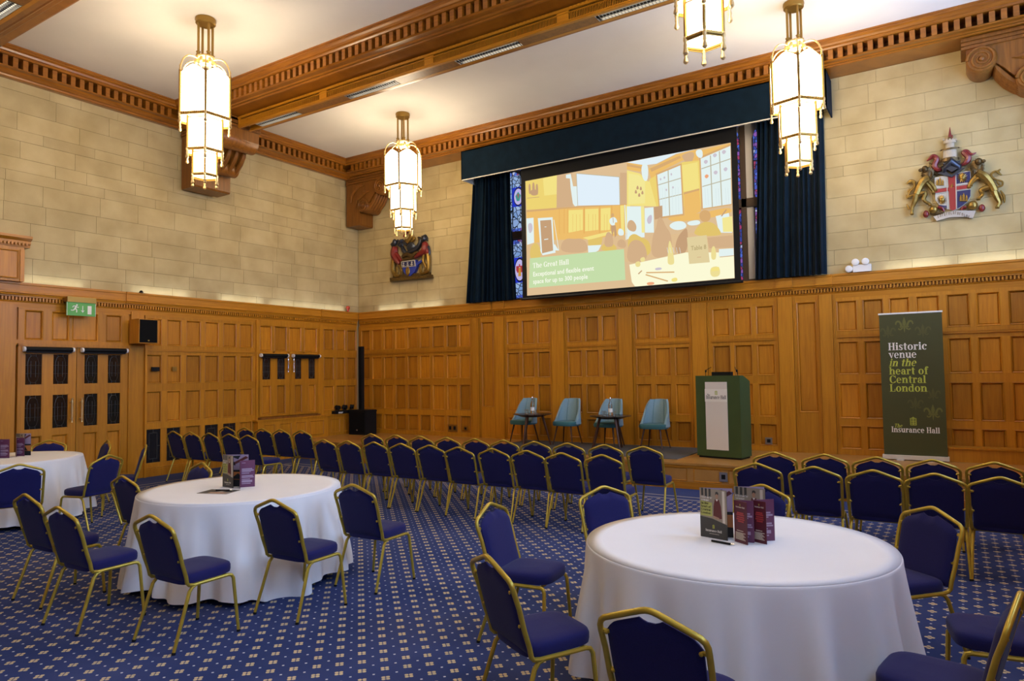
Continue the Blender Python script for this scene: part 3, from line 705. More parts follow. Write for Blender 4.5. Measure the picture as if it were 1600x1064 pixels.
curtain('dark navy curtain left of the projection screen', 3.70, 4.74, 3.47, 4.84, 3.462, 6.30, 1)
curtain('dark navy curtain right of the projection screen', 10.01, 11.10, 9.90, 11.07, 3.462, 6.30, 2)
p = thing('pelmet', 'long navy fabric pelmet above the projection screen', 'pelmet', (7.48, -.5, 6.15))
m = MB(); m.box(-3.75, 3.75, -.05, -.03, .02, .66).box(-3.75, -3.73, -.05, .56, .02, .66).box(3.73, 3.75, -.05, .56, .02, .66).box(-3.75, 3.75, -.05, .56, .64, .66)
m.build('valance', 'curtain', p)
MB().box(-3.73, -3.715, -.03, .45, .0, .60).box(-3.735, 3.735, -.045, -.028, .0, .02).build('lining', 'print_cream', p)
MB().box(-2.35, 2.24, .13, .21, .06, .10).build('hanging_bar', 'chrome', p)
sc = thing('projection_screen', 'large projection screen showing a hall meeting', 'screen', (5.25, -.30, 3.49))
SWD, SHT = 4.34, 2.46
MB().box(-.11, SWD+.11, -.004, .004, -.05, SHT+.28).build('border', 'black', sc)
MB().tube([(-.14, -.0, -.065), (SWD+.14, .0, -.065)], .028, 10).build('bottom_bar', 'black_metal', sc, smooth=True)
MB().box(-.22, SWD+.22, -.06, .07, SHT+.28, SHT+.40).build('housing', 'black_metal', sc)
IM = {'base': lin(222, 190, 148), 'yel': lin(238, 212, 116), 'sky': lin(226, 240, 246), 'brn': lin(212, 176, 136), 'brn2': lin(198, 160, 122), 'scr': lin(226, 240, 250), 'org': lin(238, 190, 108), 'pale': lin(244, 232, 150), 'win': lin(228, 242, 240), 'tan': lin(224, 190, 144), 'yel2': lin(226, 196, 110), 'tbl': lin(252, 250, 214), 'card': lin(226, 208, 158), 'jar': lin(238, 222, 150), 'grn': lin(198, 222, 170), 'wht': lin(252, 252, 236), 'txt': lin(186, 168, 120), 'line': lin(190, 184, 160), 'slat': lin(228, 174, 96), 'yelp': lin(244, 226, 134), 'brn3': lin(216, 172, 116), 'lil': lin(206, 196, 206), 'org2': lin(240, 168, 124), 'pln': lin(214, 226, 228), 'tan2': lin(222, 190, 146)}
for k, v in IM.items(): emit('image_'+k, v, 1)
IMG = [('yel',0,[(0,.999),(.179,1),(.175,.717),(.004,.747)]),('yelp',0,[(.1,.995),(.179,1),(.177,.838),(.106,.845)]),('brn',0,[(.177,.997),(.259,.997),(.26,.714),(.172,.724)]),('win',0,[(.226,.989),(.252,.99),(.263,.881),(.284,.876),(.286,.713),(.271,.711),(.26,.738),(.25,.867),(.247,.952),(.226,.961)]),('org',0,[(.004,.745),(.275,.71),(.549,.664),(.545,.363),(.324,.419),(.005,.447)]),('yelp',0,[(.237,.687),(.312,.674),(.31,.505),(.234,.498)]),('yelp',0,[(.323,.674),(.392,.663),(.39,.488),(.321,.491)]),('yelp',0,[(.403,.66),(.453,.654),(.447,.475),(.401,.48)]),('yelp',0,[(.499,.66),(.549,.653),(.546,.431),(.503,.44)]),('brn3',0,[(.004,.745),(.275,.71),(.549,.664),(.549,.656),(.275,.697),(.004,.727)]),('slat',-2,[(.187,.714),(.185,.502)]),('slat',-2,[(.214,.71),(.211,.497)]),('slat',-2,[(.233,.707),(.231,.493)]),('slat',-2,[(.317,.694),(.314,.475)]),('slat',-2,[(.321,.694),(.318,.474)]),('slat',-2,[(.396,.682),(.393,.458)]),('slat',-2,[(.401,.681),(.398,.457)]),('slat',-2,[(.456,.673),(.453,.445)]),('slat',-2,[(.46,.672),(.457,.444)]),('slat',-2,[(.499,.666),(.496,.436)]),('slat',-2,[(.521,.663),(.518,.431)]),('slat',-2,[(.525,.662),(.522,.43)]),('slat',-1,[(.259,.648),(.257,.505)]),('slat',-1,[(.278,.644),(.276,.501)]),('slat',-1,[(.296,.639),(.295,.497)]),('slat',-1,[(.341,.629),(.339,.487)]),('slat',-1,[(.363,.623),(.361,.482)]),('slat',-1,[(.377,.62),(.376,.479)]),('slat',-1,[(.421,.609),(.419,.47)]),('slat',-1,[(.435,.606),(.433,.467)]),('scr',0,[(.282,.984),(.499,.891),(.499,.666),(.286,.713)]),('line',-2,[(.282,.984),(.286,.713)]),('line',-2,[(.499,.891),(.499,.666)]),('line',-2,[(.282,.984),(.499,.891)]),('brn',0,[(.503,.925),(.544,.912),(.541,.661),(.501,.669)]),('brn2',1,[(.018,.969),(.03,.97),(.031,.877),(.019,.881)]),('brn2',1,[(.039,.975),(.053,.976),(.055,.859),(.039,.863)]),('brn2',1,[(.059,.957),(.072,.958),(.073,.86),(.06,.864)]),('brn2',1,[(.028,.916),(.068,.91),(.07,.855),(.029,.866)]),('brn2',-2,[(.01,.848),(.078,.84)]),('tan',0,[(.001,.448),(.172,.45),(.324,.425),(.546,.42),(.543,.204),(0,.249)]),('win',0,[(.003,.672),(.044,.669),(.045,.452),(.005,.441)]),('lil',1,[(.011,.627),(.035,.627),(.039,.565),(.022,.531),(.013,.57)]),('win',0,[(.068,.659),(.15,.648),(.156,.369),(.181,.358),(.16,.416),(.163,.343),(.092,.334),(.053,.444),(.081,.383)]),('brn2',0,[(.081,.635),(.142,.628),(.15,.364),(.089,.351)]),('win',-3,[(.102,.467),(.124,.468)]),('win',-2,[(.105,.575),(.115,.574)]),('win',-2,[(.157,.624),(.181,.358)]),('yel2',1,[(.021,.419),(.062,.461),(.085,.358),(.076,.31),(.02,.308)]),('brn',1,[(.19,.338),(.195,.422),(.226,.454),(.264,.438),(.301,.438),(.331,.394),(.337,.311)]),('yelp',0,[(.309,.44),(.461,.466),(.468,.442),(.338,.416)]),('win',0,[(.334,.37),(.403,.362),(.388,.319),(.337,.287)]),('yel2',0,[(.335,.417),(.411,.425),(.403,.362),(.338,.369)]),('yel2',1,[(.395,.323),(.418,.377),(.46,.368),(.487,.306),(.438,.303)]),('brn',1,[(.414,.343),(.426,.445),(.44,.465),(.457,.438),(.464,.379),(.46,.334)]),('win',1,[(.443,.552),(.456,.575),(.477,.571),(.487,.524),(.473,.533),(.472,.504),(.453,.509)]),('brn3',1,[(.452,.596),(.463,.611),(.471,.591),(.466,.573),(.456,.575)]),('brn2',0,[(.453,.509),(.476,.506),(.481,.428),(.471,.407),(.467,.471),(.459,.415),(.454,.462)]),('brn2',-2,[(.464,.57),(.465,.529)]),('win',1,[(.49,.483),(.514,.461),(.517,.414),(.485,.421)]),('brn',1,[(.481,.33),(.483,.375),(.502,.392),(.523,.367),(.526,.31)]),('win',-3,[(.523,.659),(.526,.378)]),('yelp',0,[(.537,.934),(.599,.889),(.637,.813),(.676,.86),(.676,.608),(.533,.651)]),('pale',0,[(.545,.905),(.595,.877),(.622,.817),(.619,.648),(.541,.658)]),('sky',0,[(.538,.997),(.854,1),(.767,.992),(.677,.943),(.624,.947)]),('org',0,[(.538,.993),(.624,.947),(.6,.902),(.537,.94)]),('brn3',0,[(.538,.987),(.616,.936),(.614,.921),(.538,.965)]),('org',0,[(.639,.916),(.767,.985),(.854,.995),(.867,.897),(.796,.932),(.676,.866),(.652,.808)]),('brn3',0,[(.646,.914),(.782,.972),(.789,.953),(.653,.886)]),('brn',1,[(.789,.978),(.854,.989),(.831,.883),(.81,.902),(.796,.945)]),('yel',0,[(.641,.831),(.795,.919),(.867,.909),(.869,.56),(.672,.609)]),('yelp',0,[(.791,.895),(.86,.899),(.864,.686),(.796,.692)]),('org',0,[(.796,.685),(.864,.698),(.868,.523),(.796,.478)]),('brn3',0,[(.796,.685),(.864,.698),(.864,.683),(.795,.669)]),('win',1,[(.604,.959),(.639,.962),(.636,.813),(.61,.833)]),('brn3',0,[(.672,.867),(.79,.911),(.795,.509),(.686,.51)]),('win',0,[(.679,.855),(.784,.897),(.789,.523),(.69,.524)]),('line',-3,[(.729,.876),(.731,.524)]),('line',-3,[(.682,.774),(.785,.798)]),('line',-3,[(.685,.66),(.787,.674)]),('pln',-1,[(.689,.753),(.689,.541)]),('pln',-1,[(.701,.75),(.701,.538)]),('pln',-1,[(.713,.746),(.713,.535)]),('pln',-1,[(.745,.737),(.745,.527)]),('pln',-1,[(.76,.733),(.76,.524)]),('pln',-1,[(.772,.73),(.772,.521)]),('lil',1,[(.689,.817),(.694,.829),(.699,.814),(.694,.803)]),('lil',1,[(.706,.825),(.712,.836),(.717,.822),(.711,.811)]),('lil',1,[(.738,.841),(.743,.853),(.748,.838),(.743,.827)]),('lil',1,[(.714,.727),(.719,.738),(.724,.724),(.719,.713)]),('lil',1,[(.744,.738),(.749,.749),(.754,.735),(.749,.724)]),('org',0,[(.872,.983),(1.0,.996),(1,.964),(.882,.942)]),('brn3',0,[(.867,.934),(1,.989),(.999,.539),(.87,.535)]),('win',0,[(.873,.92),(.999,.975),(.996,.546),(.877,.543)]),('line',-3,[(.915,.931),(.917,.542)]),('line',-3,[(.953,.95),(.957,.544)]),('line',-3,[(.875,.842),(.999,.88)]),('line',-3,[(.877,.707),(.999,.734)]),('win',1,[(.851,.99),(.882,.992),(.883,.917),(.857,.938)]),('org2',1,[(.886,.782),(.897,.798),(.908,.78),(.896,.759)]),('lil',1,[(.924,.799),(.935,.815),(.946,.797),(.935,.776)]),('lil',1,[(.966,.811),(.977,.827),(.987,.809),(.976,.788)]),('lil',1,[(.923,.929),(.934,.945),(.945,.927),(.933,.906)]),('lil',1,[(.961,.941),(.972,.957),(.983,.939),(.971,.918)]),('lil',1,[(.884,.892),(.895,.908),(.906,.89),(.895,.868)]),('pln',-1,[(.888,.691),(.891,.567)]),('pln',-1,[(.899,.688),(.901,.564)]),('pln',-1,[(.933,.679),(.935,.555)]),('pln',-1,[(.944,.676),(.946,.553)]),('pln',-1,[(.974,.668),(.976,.545)]),('pln',-1,[(.984,.665),(.986,.543)]),('brn2',1,[(.57,.737),(.578,.774),(.586,.733)]),('brn2',1,[(.578,.768),(.587,.805),(.594,.763)]),('brn2',1,[(.594,.757),(.602,.794),(.609,.753)]),('brn2',1,[(.601,.722),(.609,.759),(.616,.718)]),('brn2',1,[(.585,.707),(.594,.744),(.601,.703)]),('win',0,[(.533,.644),(.615,.624),(.614,.364),(.53,.382)]),('pale',0,[(.6,.627),(.615,.624),(.615,.416),(.601,.419)]),('win',0,[(.617,.61),(.659,.606),(.658,.407),(.616,.416)]),('lil',1,[(.625,.517),(.637,.547),(.652,.55),(.648,.486),(.632,.477)]),('brn2',0,[(.659,.606),(.699,.609),(.699,.513),(.663,.508)]),('org',1,[(.708,.511),(.797,.509),(.875,.509),(.996,.528),(.998,.467),(.759,.461)]),('win',1,[(.722,.444),(.752,.475),(.796,.465),(.809,.412),(.758,.398)]),('win',1,[(.803,.457),(.86,.463),(.867,.424),(.817,.423)]),('win',0,[(.93,.471),(.985,.482),(.996,.334),(.942,.346)]),('brn2',-4,[(.954,.465),(.975,.509)]),('pale',0,[(.957,.452),(.998,.455),(.999,.34),(.959,.348)]),('tan',0,[(.53,.382),(.661,.38),(.816,.373),(1,.321),(1,.188),(.756,.222),(.527,.198)]),('yel2',1,[(.53,.382),(.562,.427),(.6,.38),(.638,.346),(.644,.229),(.543,.222)]),('brn',1,[(.531,.46),(.536,.525),(.559,.533),(.58,.476),(.57,.426)]),('brn',1,[(.527,.185),(.533,.328),(.561,.375),(.6,.354),(.622,.285),(.624,.194)]),('brn',1,[(.64,.204),(.65,.383),(.67,.443),(.675,.506),(.69,.525),(.704,.486),(.711,.446),(.733,.391),(.739,.313),(.734,.213)]),('brn2',1,[(.749,.223),(.758,.335),(.791,.403),(.811,.411),(.806,.212)]),('brn3',1,[(.86,.475),(.864,.517),(.886,.533),(.908,.507),(.91,.457),(.895,.436),(.874,.441)]),('yel2',1,[(.83,.345),(.849,.409),(.881,.445),(.922,.424),(.949,.357),(.952,.319)]),('brn',0,[(.893,.319),(1,.315),(1,.224),(.899,.238)]),('tbl',0,[(.539,.177),(.799,.226),(1,.188),(1,.002),(.564,0),(.549,.038)]),('win',0,[(.94,.224),(1,.219),(1,.164),(.939,.17)]),('brn2',-2,[(.942,.165),(1.0,.165)]),('card',0,[(.805,.338),(.89,.339),(.9,.134),(.812,.136)]),('brn',-2,[(.847,.18),(.864,.179)]),('jar',1,[(.9,.097),(.941,.1),(.943,.023),(.902,.021)]),('yelp',0,[(.905,.09),(.938,.093),(.939,.066),(.906,.064)]),('jar',1,[(.566,.191),(.59,.2),(.593,.154),(.57,.152)]),('jar',1,[(.59,.22),(.613,.229),(.614,.19),(.594,.187)]),('jar',1,[(.911,.248),(.923,.252),(.929,.19),(.925,.148),(.908,.151),(.906,.194)]),('jar',1,[(.724,.329),(.734,.327),(.748,.173),(.744,.142),(.718,.146),(.717,.191)]),('win',-1,[(.716,.28),(.721,.234)]),('win',-1,[(.729,.277),(.734,.232)]),('win',-1,[(.742,.275),(.747,.23)]),('win',-1,[(.757,.272),(.762,.227)]),('win',-1,[(.771,.269),(.776,.224)]),('brn3',-4,[(.618,.101),(.746,.085)]),('brn3',-4,[(.615,.086),(.716,.02)]),('lil',1,[(.658,.131),(.688,.132),(.691,.113),(.661,.111)]),('org2',1,[(.618,.025),(.653,.025),(.655,.003),(.622,0)]),('brn2',-4,[(.581,.096),(.598,.121)]),('yelp',1,[(.731,.037),(.757,.045),(.76,.013),(.734,.011)]),('tan2',0,[(.527,.172),(.556,0),(.524,0)]),('grn',0,[(.021,.32),(.515,.306),(.519,.06),(.013,.064)])]
keys = list(IM)
im = MB(); lay = [0]
def iq(kind, pts):
    lay[0] += 1; y = -.006-.0001*lay[0]
    im.poly([(u*SWD, y, v*SHT) for u, v in pts], keys.index(kind))
def iline(kind, a, b, w=.003):
    (x0, y0), (x1, y1) = a, b; L = math.hypot(x1-x0, y1-y0) or 1; nx, ny = -(y1-y0)/L*w, (x1-x0)/L*w*1.7
    iq(kind, [(x0-nx, y0-ny), (x1-nx, y1-ny), (x1+nx, y1+ny), (x0+nx, y0+ny)])
im.box(0, SWD, -.006, -.004, 0, SHT, 0)
def chaikin(p):
    for _ in range(2):
        p = [q for a, b in zip(p, p[1:]+p[:1]) for q in ((a[0]*.75+b[0]*.25, a[1]*.75+b[1]*.25), (a[0]*.25+b[0]*.75, a[1]*.25+b[1]*.75))]
    return p
for kind, sm, pts in IMG:
    if sm < 0: iline(kind, pts[0], pts[1], -sm*.0007)
    else: iq(kind, chaikin(pts) if sm else pts)
im.build('projected_image', ['image_'+k for k in keys], sc)
fy = -.030
def image_line(fnc, mat='image_wht'):
    t = MB(); fnc(t); tag(t.build('text_line', mat, sc), kind='stuff')
image_line(lambda t: serif_text(t, 'The Great Hall', .075, lambda a, b: (.038*SWD+a, fy, .232*SHT+b), 0, width=.86))
image_line(lambda t: add_text(t, 'Exceptional and flexible event', .135, lambda a, b: (.038*SWD+a, fy, .160*SHT+b), 0, .002, width=1.42))
image_line(lambda t: add_text(t, 'space for up to 300 people', .135, lambda a, b: (.038*SWD+a, fy, .097*SHT+b), 0, .002, width=1.28))
image_line(lambda t: add_text(t, 'Table 8', .115, lambda a, b: (.822*SWD+a, fy, .236*SHT+b), 0, .002, width=.285), 'image_txt')

# ------------------------------------------------------------------ lanterns
def ngon(r, z, n=6, a0=0): return [Vector((r*math.cos(2*PI*k/n+a0), r*math.sin(2*PI*k/n+a0), z)) for k in range(n)]
def make_lantern(name):
    t = thing(name, 'x', 'lantern')
    MB().lathe([(.001, 0), (.142, 0), (.148, -.03), (.138, -.06), (.142, -.075), (.128, -.09), (.001, -.09)], seg=24).build('ceiling_plate', 'brass', t, smooth=True)
    for k in range(4):
        a = PI/2*k+.4; x, y = .105*math.cos(a), .105*math.sin(a)
        MB().tube([(x, y, -.08), (x, y, -.53)], .018, 8).lathe([(.001, -.52), (.035, -.53), (.024, -.555), (.036, -.58), (.02, -.605), (.001, -.605)], (x, y, 0), 8).build('rod', 'brass', t, smooth=True)
    hub = MB().lathe([(.001, -.565), (.13, -.585), (.145, -.605), (.13, -.63), (.08, -.65), (.09, -.70), (.001, -.72)], seg=18)
    for k in range(6):
        a = PI/3*k+PI/6; hub.ell((.125*math.cos(a), .125*math.sin(a), -.67), (.03, .03, .045), seg=8, rings=6)
    hub.build('hub', 'brass_bright', t, smooth=True)
    for k in range(6):
        a = PI/3*k; pts = []
        for i in range(13):
            q = PI*i/12*.62+.0; r = .13+.258*math.sin(q/ (PI*.62)*PI/2); z = -.64-.29*(1-math.cos(q/(PI*.62)*PI/2))+.04*math.sin(q/(PI*.62)*PI)
            pts.append((r*math.cos(a), r*math.sin(a), z))
        MB().tube(pts, .011, 6).build('crown_arm', 'brass_bright', t, smooth=True)
    tiers = [(.388, -.94, -1.53, True), (.272, -1.57, -2.02, False), (.188, -2.06, -2.375, False)]
    for ti, (r, z1, z0, arch) in enumerate(tiers):
        v = ngon(r, 0); fr = MB()
        for k in range(6):
            a, b = v[k], v[(k+1) % 6]; ins = .012
            d = (b-a).normalized(); a2, b2 = a+d*ins, b-d*ins; nrm = Vector((-(a+b).x, -(a+b).y, 0)).normalized()
            top = []
            n = 10
            for i in range(n+1):
                u = i/n; z = z1+(.11*(1-abs(2*u-1)**1.5) if arch else 0); top.append((a2+(b2-a2)*u, z))
            p = MB()
            o1 = [(a2.x, a2.y, z0), (b2.x, b2.y, z0)]+[(q.x, q.y, z) for q, z in reversed(top)]
            o2 = [(x+nrm.x*.006, y+nrm.y*.006, z) for x, y, z in o1]; m = len(o1)
            p.poly(o1).poly(o2[::-1])
            for i in range(m): p.poly([o1[i], o2[i], o2[(i+1) % m], o1[(i+1) % m]])
            p.build('glass_pane', 'lantern_glass', t)
            if arch:
                fr.tube([(q.x*1.004, q.y*1.004, z) for q, z in top], .006, 5)
            fr.tube([(a.x, a.y, z0-.03), (a.x, a.y, z1+.03)], .020 if ti == 0 else .017, 6)
            e = 1.01
            for zz, h in ((z0-.012, .046),):
                A = [(a.x*e, a.y*e, zz-h/2), (b.x*e, b.y*e, zz-h/2), (b.x*e, b.y*e, zz+h/2), (a.x*e, a.y*e, zz+h/2)]
                B = [(x*.965, y*.965, z) for x, y, z in A]
                fr.poly(A).poly(B[::-1]); fr.poly([A[0], B[0], B[1], A[1]]); fr.poly([A[3], A[2], B[2], B[3]])
            if not arch:
                fr.tube([(a.x, a.y, z1), (b.x, b.y, z1)], .008, 5)
            nb = 12
            for i in range(nb):                       # beaded band round each tier
                q = a+(b-a)*((i+.5)/nb); fr.ell((q.x*1.012, q.y*1.012, z0-.012), (.016, .016, .018), seg=5, rings=3)
            fn = MB().lathe([(.001, .06), (.012, .05), (.008, .035), (.018, .02), (.020, -.01), (.012, -.03), (.019, -.055), (.013, -.075), (.021, -.10), (.024, -.125), (.012, -.14), (.001, -.142)], (a.x*1.01, a.y*1.01, z0-.02), 8)
            if ti == 0: MB().lathe([(.001, .10), (.008, .085), (.015, .06), (.010, .04), (.018, .01), (.012, -.01), (.001, -.01)], (a.x*1.0, a.y*1.0, z1+.03), 8).build('top_finial', 'brass_bright', t, smooth=True)
            fn.build('finial', 'brass_bright', t, smooth=True)
        fr.build('frame', 'brass', t, smooth=True)
        if ti == 0:
            bl = bpy.data.lights.new('lamp_bulb', 'POINT'); bl.energy = BULB; bl.color = (1, .82, .58); bl.shadow_soft_size = .12
            bo = bpy.data.objects.new('lamp_bulb', bl); COL.objects.link(bo); bo.location = (0, 0, -1.0); bo.parent = t
        low = ngon(r*.95, z0-.002); MB().poly(low).poly(low[::-1]).build('base_glass', 'lantern_base_glass', t)
    return t
L0 = make_lantern('pendant_lantern')
spots = [((3.58, -6.72), -33, 'large lit pendant lantern at left, hanging in front of the left wall corbel'),
         ((3.46, -2.18), -61, 'lit pendant lantern hanging just above the small coat of arms'),
         ((11.05, -2.21), -75, 'pendant lantern in front of the right hand curtain'),
         ((11.05, -6.72), -72, 'pendant lantern cut by the top edge of the photo'),
         ((3.58, -11.24), -33, 'pendant lantern out of frame above the middle table'), ((11.05, -11.24), -33, 'pendant lantern out of frame above the foreground table')]
for k, ((x, y), a, lab) in enumerate(spots):
    o = L0 if k == 0 else copy_tree(L0)
    o.location = (x, y, CH); o.rotation_euler = (0, 0, math.radians(a)); o['label'] = lab; o['group'] = 'pendant lanterns'

# ------------------------------------------------------------------ coats of arms (carved and painted reliefs)
class Relief:
    """drawing units (u right, v down) -> relief on the stone face; d is depth out of the wall"""
    def __init__(s, A, B): s.A, s.B = A, B
    def __call__(s, u, v, d=0): return (s.A[0]*u+s.A[1]*v+s.A[2], .075-d, s.B[0]*u+s.B[1]*v+s.B[2])
    def plate(s, mb, pts, d0, d1, m=0):
        o = [s(u, v, d1) for u, v in pts]; i = [s(u, v, d0) for u, v in pts]; n = len(pts)
        mb.poly(o, m)
        for k in range(n): mb.poly([i[k], i[(k+1) % n], o[(k+1) % n], o[k]], m)
    def stroke(s, mb, pts, r, d=.05, m=0, seg=8):
        K = abs(s.A[0]); P = []; R = []
        n = len(pts); rr = r if isinstance(r, (list, tuple)) else [r]*n
        for i in range(n-1):              # Catmull-Rom
            p = [pts[max(i-1, 0)], pts[i], pts[i+1], pts[min(i+2, n-1)]]
            for j in range(4):
                t = j/4
                q = [.5*((2*p[1][k])+(-p[0][k]+p[2][k])*t+(2*p[0][k]-5*p[1][k]+4*p[2][k]-p[3][k])*t*t+(-p[0][k]+3*p[1][k]-3*p[2][k]+p[3][k])*t**3) for k in (0, 1)]
                P.append(s(q[0], q[1], d)); R.append((rr[i]+(rr[i+1]-rr[i])*t)*K)
        P.append(s(*pts[-1], d)); R.append(rr[-1]*K)
        mb.tube(P, R, seg, m)
    def blob(s, mb, u, v, ru, rv, d=.05, rd=.04, m=0, seg=10):
        K = abs(s.A[0]); mb.ell(s(u, v, d), (ru*K, rd, rv*K*1.2), m, seg, 8)
def lion(R, name, par, body, mane, head, muzzle, legs, tail, mat):
    m = MB()
    for pts, r in body: R.stroke(m, pts, r, .075)
    for pts, r in legs: R.stroke(m, pts, r, .06, seg=7)
    for pts, r in legs:
        u, v = pts[-1]
        for k in (-1, 0, 1): R.blob(m, u+k*11, v+6, 9, 14, .06, .025, seg=6)
    o = m.build(name, mat, par, smooth=True)
    h = MB(); R.blob(h, *head, .11, .06); R.blob(h, *muzzle, .13, .035)
    rnd = random.Random(1)
    for k in range(26):
        a = 2*PI*k/26; u, v, ru, rv = mane
        R.stroke(h, [(u+ru*.4*math.cos(a), v+rv*.4*math.sin(a)), (u+ru*.8*math.cos(a+.2), v+rv*.8*math.sin(a+.2)), (u+ru*rnd.uniform(.95, 1.2)*math.cos(a+.1), v+rv*rnd.uniform(.95, 1.2)*math.sin(a+.1))], [13, 11, 3], .085, 0, 5)
    R.blob(h, *mane, .06, .05)
    h.build('maned_head', 'heraldic_dark_gold', o, smooth=True)
    q = MB()
    for pts, r in tail: R.stroke(q, pts, r, .05, seg=6)
    q.build('tail', mat, o, smooth=True)
    return o
RA = Relief((.001449, -.000064, 11.841135), (-.000245, -.001728, 6.024762))
ar = thing('coat_of_arms', 'large carved coat of arms with golden lions and red cross shield', 'coat of arms', (0, 0, 0))
m = MB(); SH = [(608, 580), (690, 562), (762, 560), (850, 530), (938, 515), (944, 660), (940, 745), (905, 805), (850, 850), (782, 884), (705, 858), (650, 828), (618, 790), (612, 690)]
RA.plate(m, SH, 0, .055)
RA.plate(m, [(612, 584), (722, 566), (722, 655), (614, 675)], .05, .059, 0)
RA.plate(m, [(812, 545), (934, 520), (938, 618), (812, 636)], .05, .059, 1)
RA.plate(m, [(616, 738), (728, 722), (732, 862), (690, 850), (650, 826), (620, 790)], .05, .059, 0)
RA.plate(m, [(640, 832), (732, 838), (732, 862), (690, 852)], .055, .061, 1)
RA.plate(m, [(818, 704), (940, 686), (937, 745), (905, 800), (850, 845), (818, 862)], .05, .059, 1)
RA.plate(m, [(736, 562), (800, 552), (808, 868), (782, 880), (752, 870)], .05, .066, 2)
RA.plate(m, [(613, 690), (942, 640), (942, 672), (615, 722)], .05, .065, 2)
m.build('shield', ['shield_white', 'shield_navy', 'shield_red'], ar)
ch = MB()
def castle(R, mb, u, v, s, m=0):
    for du, w, h in ((-26, 18, 34), (0, 22, 52), (26, 18, 34)):
        R.plate(mb, [(u+(du-w/2)*s, v+30*s), (u+(du+w/2)*s, v+30*s), (u+(du+w/2)*s, v+(30-h)*s), (u+(du-w/2)*s, v+(30-h)*s)], .055, .075, m)
        R.stroke(mb, [(u+du*s, v+(30-h)*s), (u+du*s, v+(12-h)*s)], [6*s, 2*s], .068, m, 5)
    R.plate(mb, [(u-36*s, v+34*s), (u+36*s, v+34*s), (u+36*s, v+26*s), (u-36*s, v+26*s)], .055, .078, m)
def sun(R, mb, u, v, r, m=0):
    for k in range(16):
        a = 2*PI*k/16; R.stroke(mb, [(u+r*.4*math.cos(a), v+r*.4*math.sin(a)), (u+r*1.05*math.cos(a), v+r*1.05*math.sin(a))], [r*.16, r*.04], .066, m, 5)
    R.blob(mb, u, v, r*.5, r*.45, .066, .014, m)
castle(RA, ch, 662, 618, 1.0); sun(RA, ch, 866, 578, 46); sun(RA, ch, 678, 785, 44); castle(RA, ch, 878, 760, 1.0)
for k in range(4):
    a = PI/2*k+.3; RA.stroke(ch, [(770, 655), (770+24*math.cos(a), 655+24*math.sin(a))], [6, 2], .07, 0, 5)
ch.build('charges', 'heraldic_gold', ar, smooth=True)
ln_ = MB()
for q in ([(728, 565), (728, 872)], [(806, 548), (812, 865)], [(613, 682), (730, 664)], [(810, 652), (942, 632)], [(615, 730), (732, 712)], [(812, 698), (942, 680)]): RA.stroke(ln_, q, 5, .062, 0, 5)
ln_.build('shield_edging', 'shield_white', ar, smooth=True)
hm = MB()
hm.tube([RA(690, 560, .06), RA(700, 500, .09), RA(765, 440, .11), RA(832, 485, .09), RA(842, 520, .06)], [.02, .05, .07, .05, .02], 10)
RA.plate(hm, [(690, 455), (760, 440), (850, 430), (830, 500), (770, 535), (712, 505)], .03, .13)
RA.plate(hm, [(640, 545), (700, 520), (770, 560), (840, 505), (890, 490), (770, 580)], .03, .10)
hm.build('helmet', 'heraldic_steel', ar, smooth=True)
tw = MB()
def ring(R, mb, u, v0, v1, w0, w1, m=0):
    rows = []
    for v, w in ((v0, w0), (v1, w1)):
        c0 = R(u, v, .03); K = .001449
        rows.append([(c0[0]+w*K*math.cos(PI*k/10+PI), c0[1]+w*K*.6*math.sin(PI*k/10+PI)-.02, c0[2]) for k in range(11)])
    mb.grid(rows, m, flip=True); mb.poly(rows[1], m)
for v0, v1, w0, w1, mi in ((430, 405, 88, 88, 1), (405, 390, 60, 60, 1), (395, 325, 66, 62, 0), (325, 312, 88, 90, 1), (312, 260, 42, 42, 0), (262, 236, 62, 66, 0), (236, 205, 22, 20, 1), (205, 112, 18, 2, 2)): ring(RA, tw, 752, v0, v1, w0, w1, mi)
for k in (-2, -1, 0, 1, 2): RA.plate(tw, [(752+k*28-9, 240), (752+k*28+9, 240), (752+k*28+9, 224), (752+k*28-9, 224)], .03, .09, 0)
RA.plate(tw, [(735, 390), (735, 345), (752, 332), (768, 345), (768, 390)], .03, .085, 1)
for k in (-1, 1): RA.plate(tw, [(752+k*50-10, 395), (752+k*50+10, 395), (752+k*50+12, 330), (752+k*50-8, 330)], .02, .08, 0)
RA.stroke(tw, [(752, 200), (770, 190), (775, 210), (752, 225)], [7, 8, 6, 4], .06, 2, 5)
tw.build('castle_crest', ['heraldic_cream', 'heraldic_dark_gold', 'heraldic_red'], ar, smooth=False)
_p = MB(); RA.stroke(_p, [(690, 500), (640, 505), (610, 470), (632, 410), (600, 380), (570, 400), (535, 425)], [10, 26, 30, 26, 26, 18, 5], .06, 0); _p.build('mantling', 'heraldic_red', ar, smooth=True)
_p = MB(); RA.stroke(_p, [(560, 440), (590, 470), (640, 490), (700, 470)], [6, 18, 20, 8], .05, 0); _p.build('mantling', 'heraldic_dark_gold', ar, smooth=True)
_p = MB(); RA.stroke(_p, [(850, 470), (900, 440), (920, 395), (880, 350), (905, 338), (945, 368), (990, 352)], [10, 28, 30, 26, 20, 16, 4], .06, 0); _p.build('mantling', 'heraldic_red', ar, smooth=True)
_p = MB(); RA.stroke(_p, [(860, 450), (890, 460), (920, 440)], [8, 18, 5], .05, 0); _p.build('mantling', 'heraldic_dark_gold', ar, smooth=True)
_p = MB(); RA.stroke(_p, [(640, 550), (600, 520), (640, 470)], [14, 18, 8], .03, 0); _p.build('mantling', 'heraldic_dark_gold', ar, smooth=True)
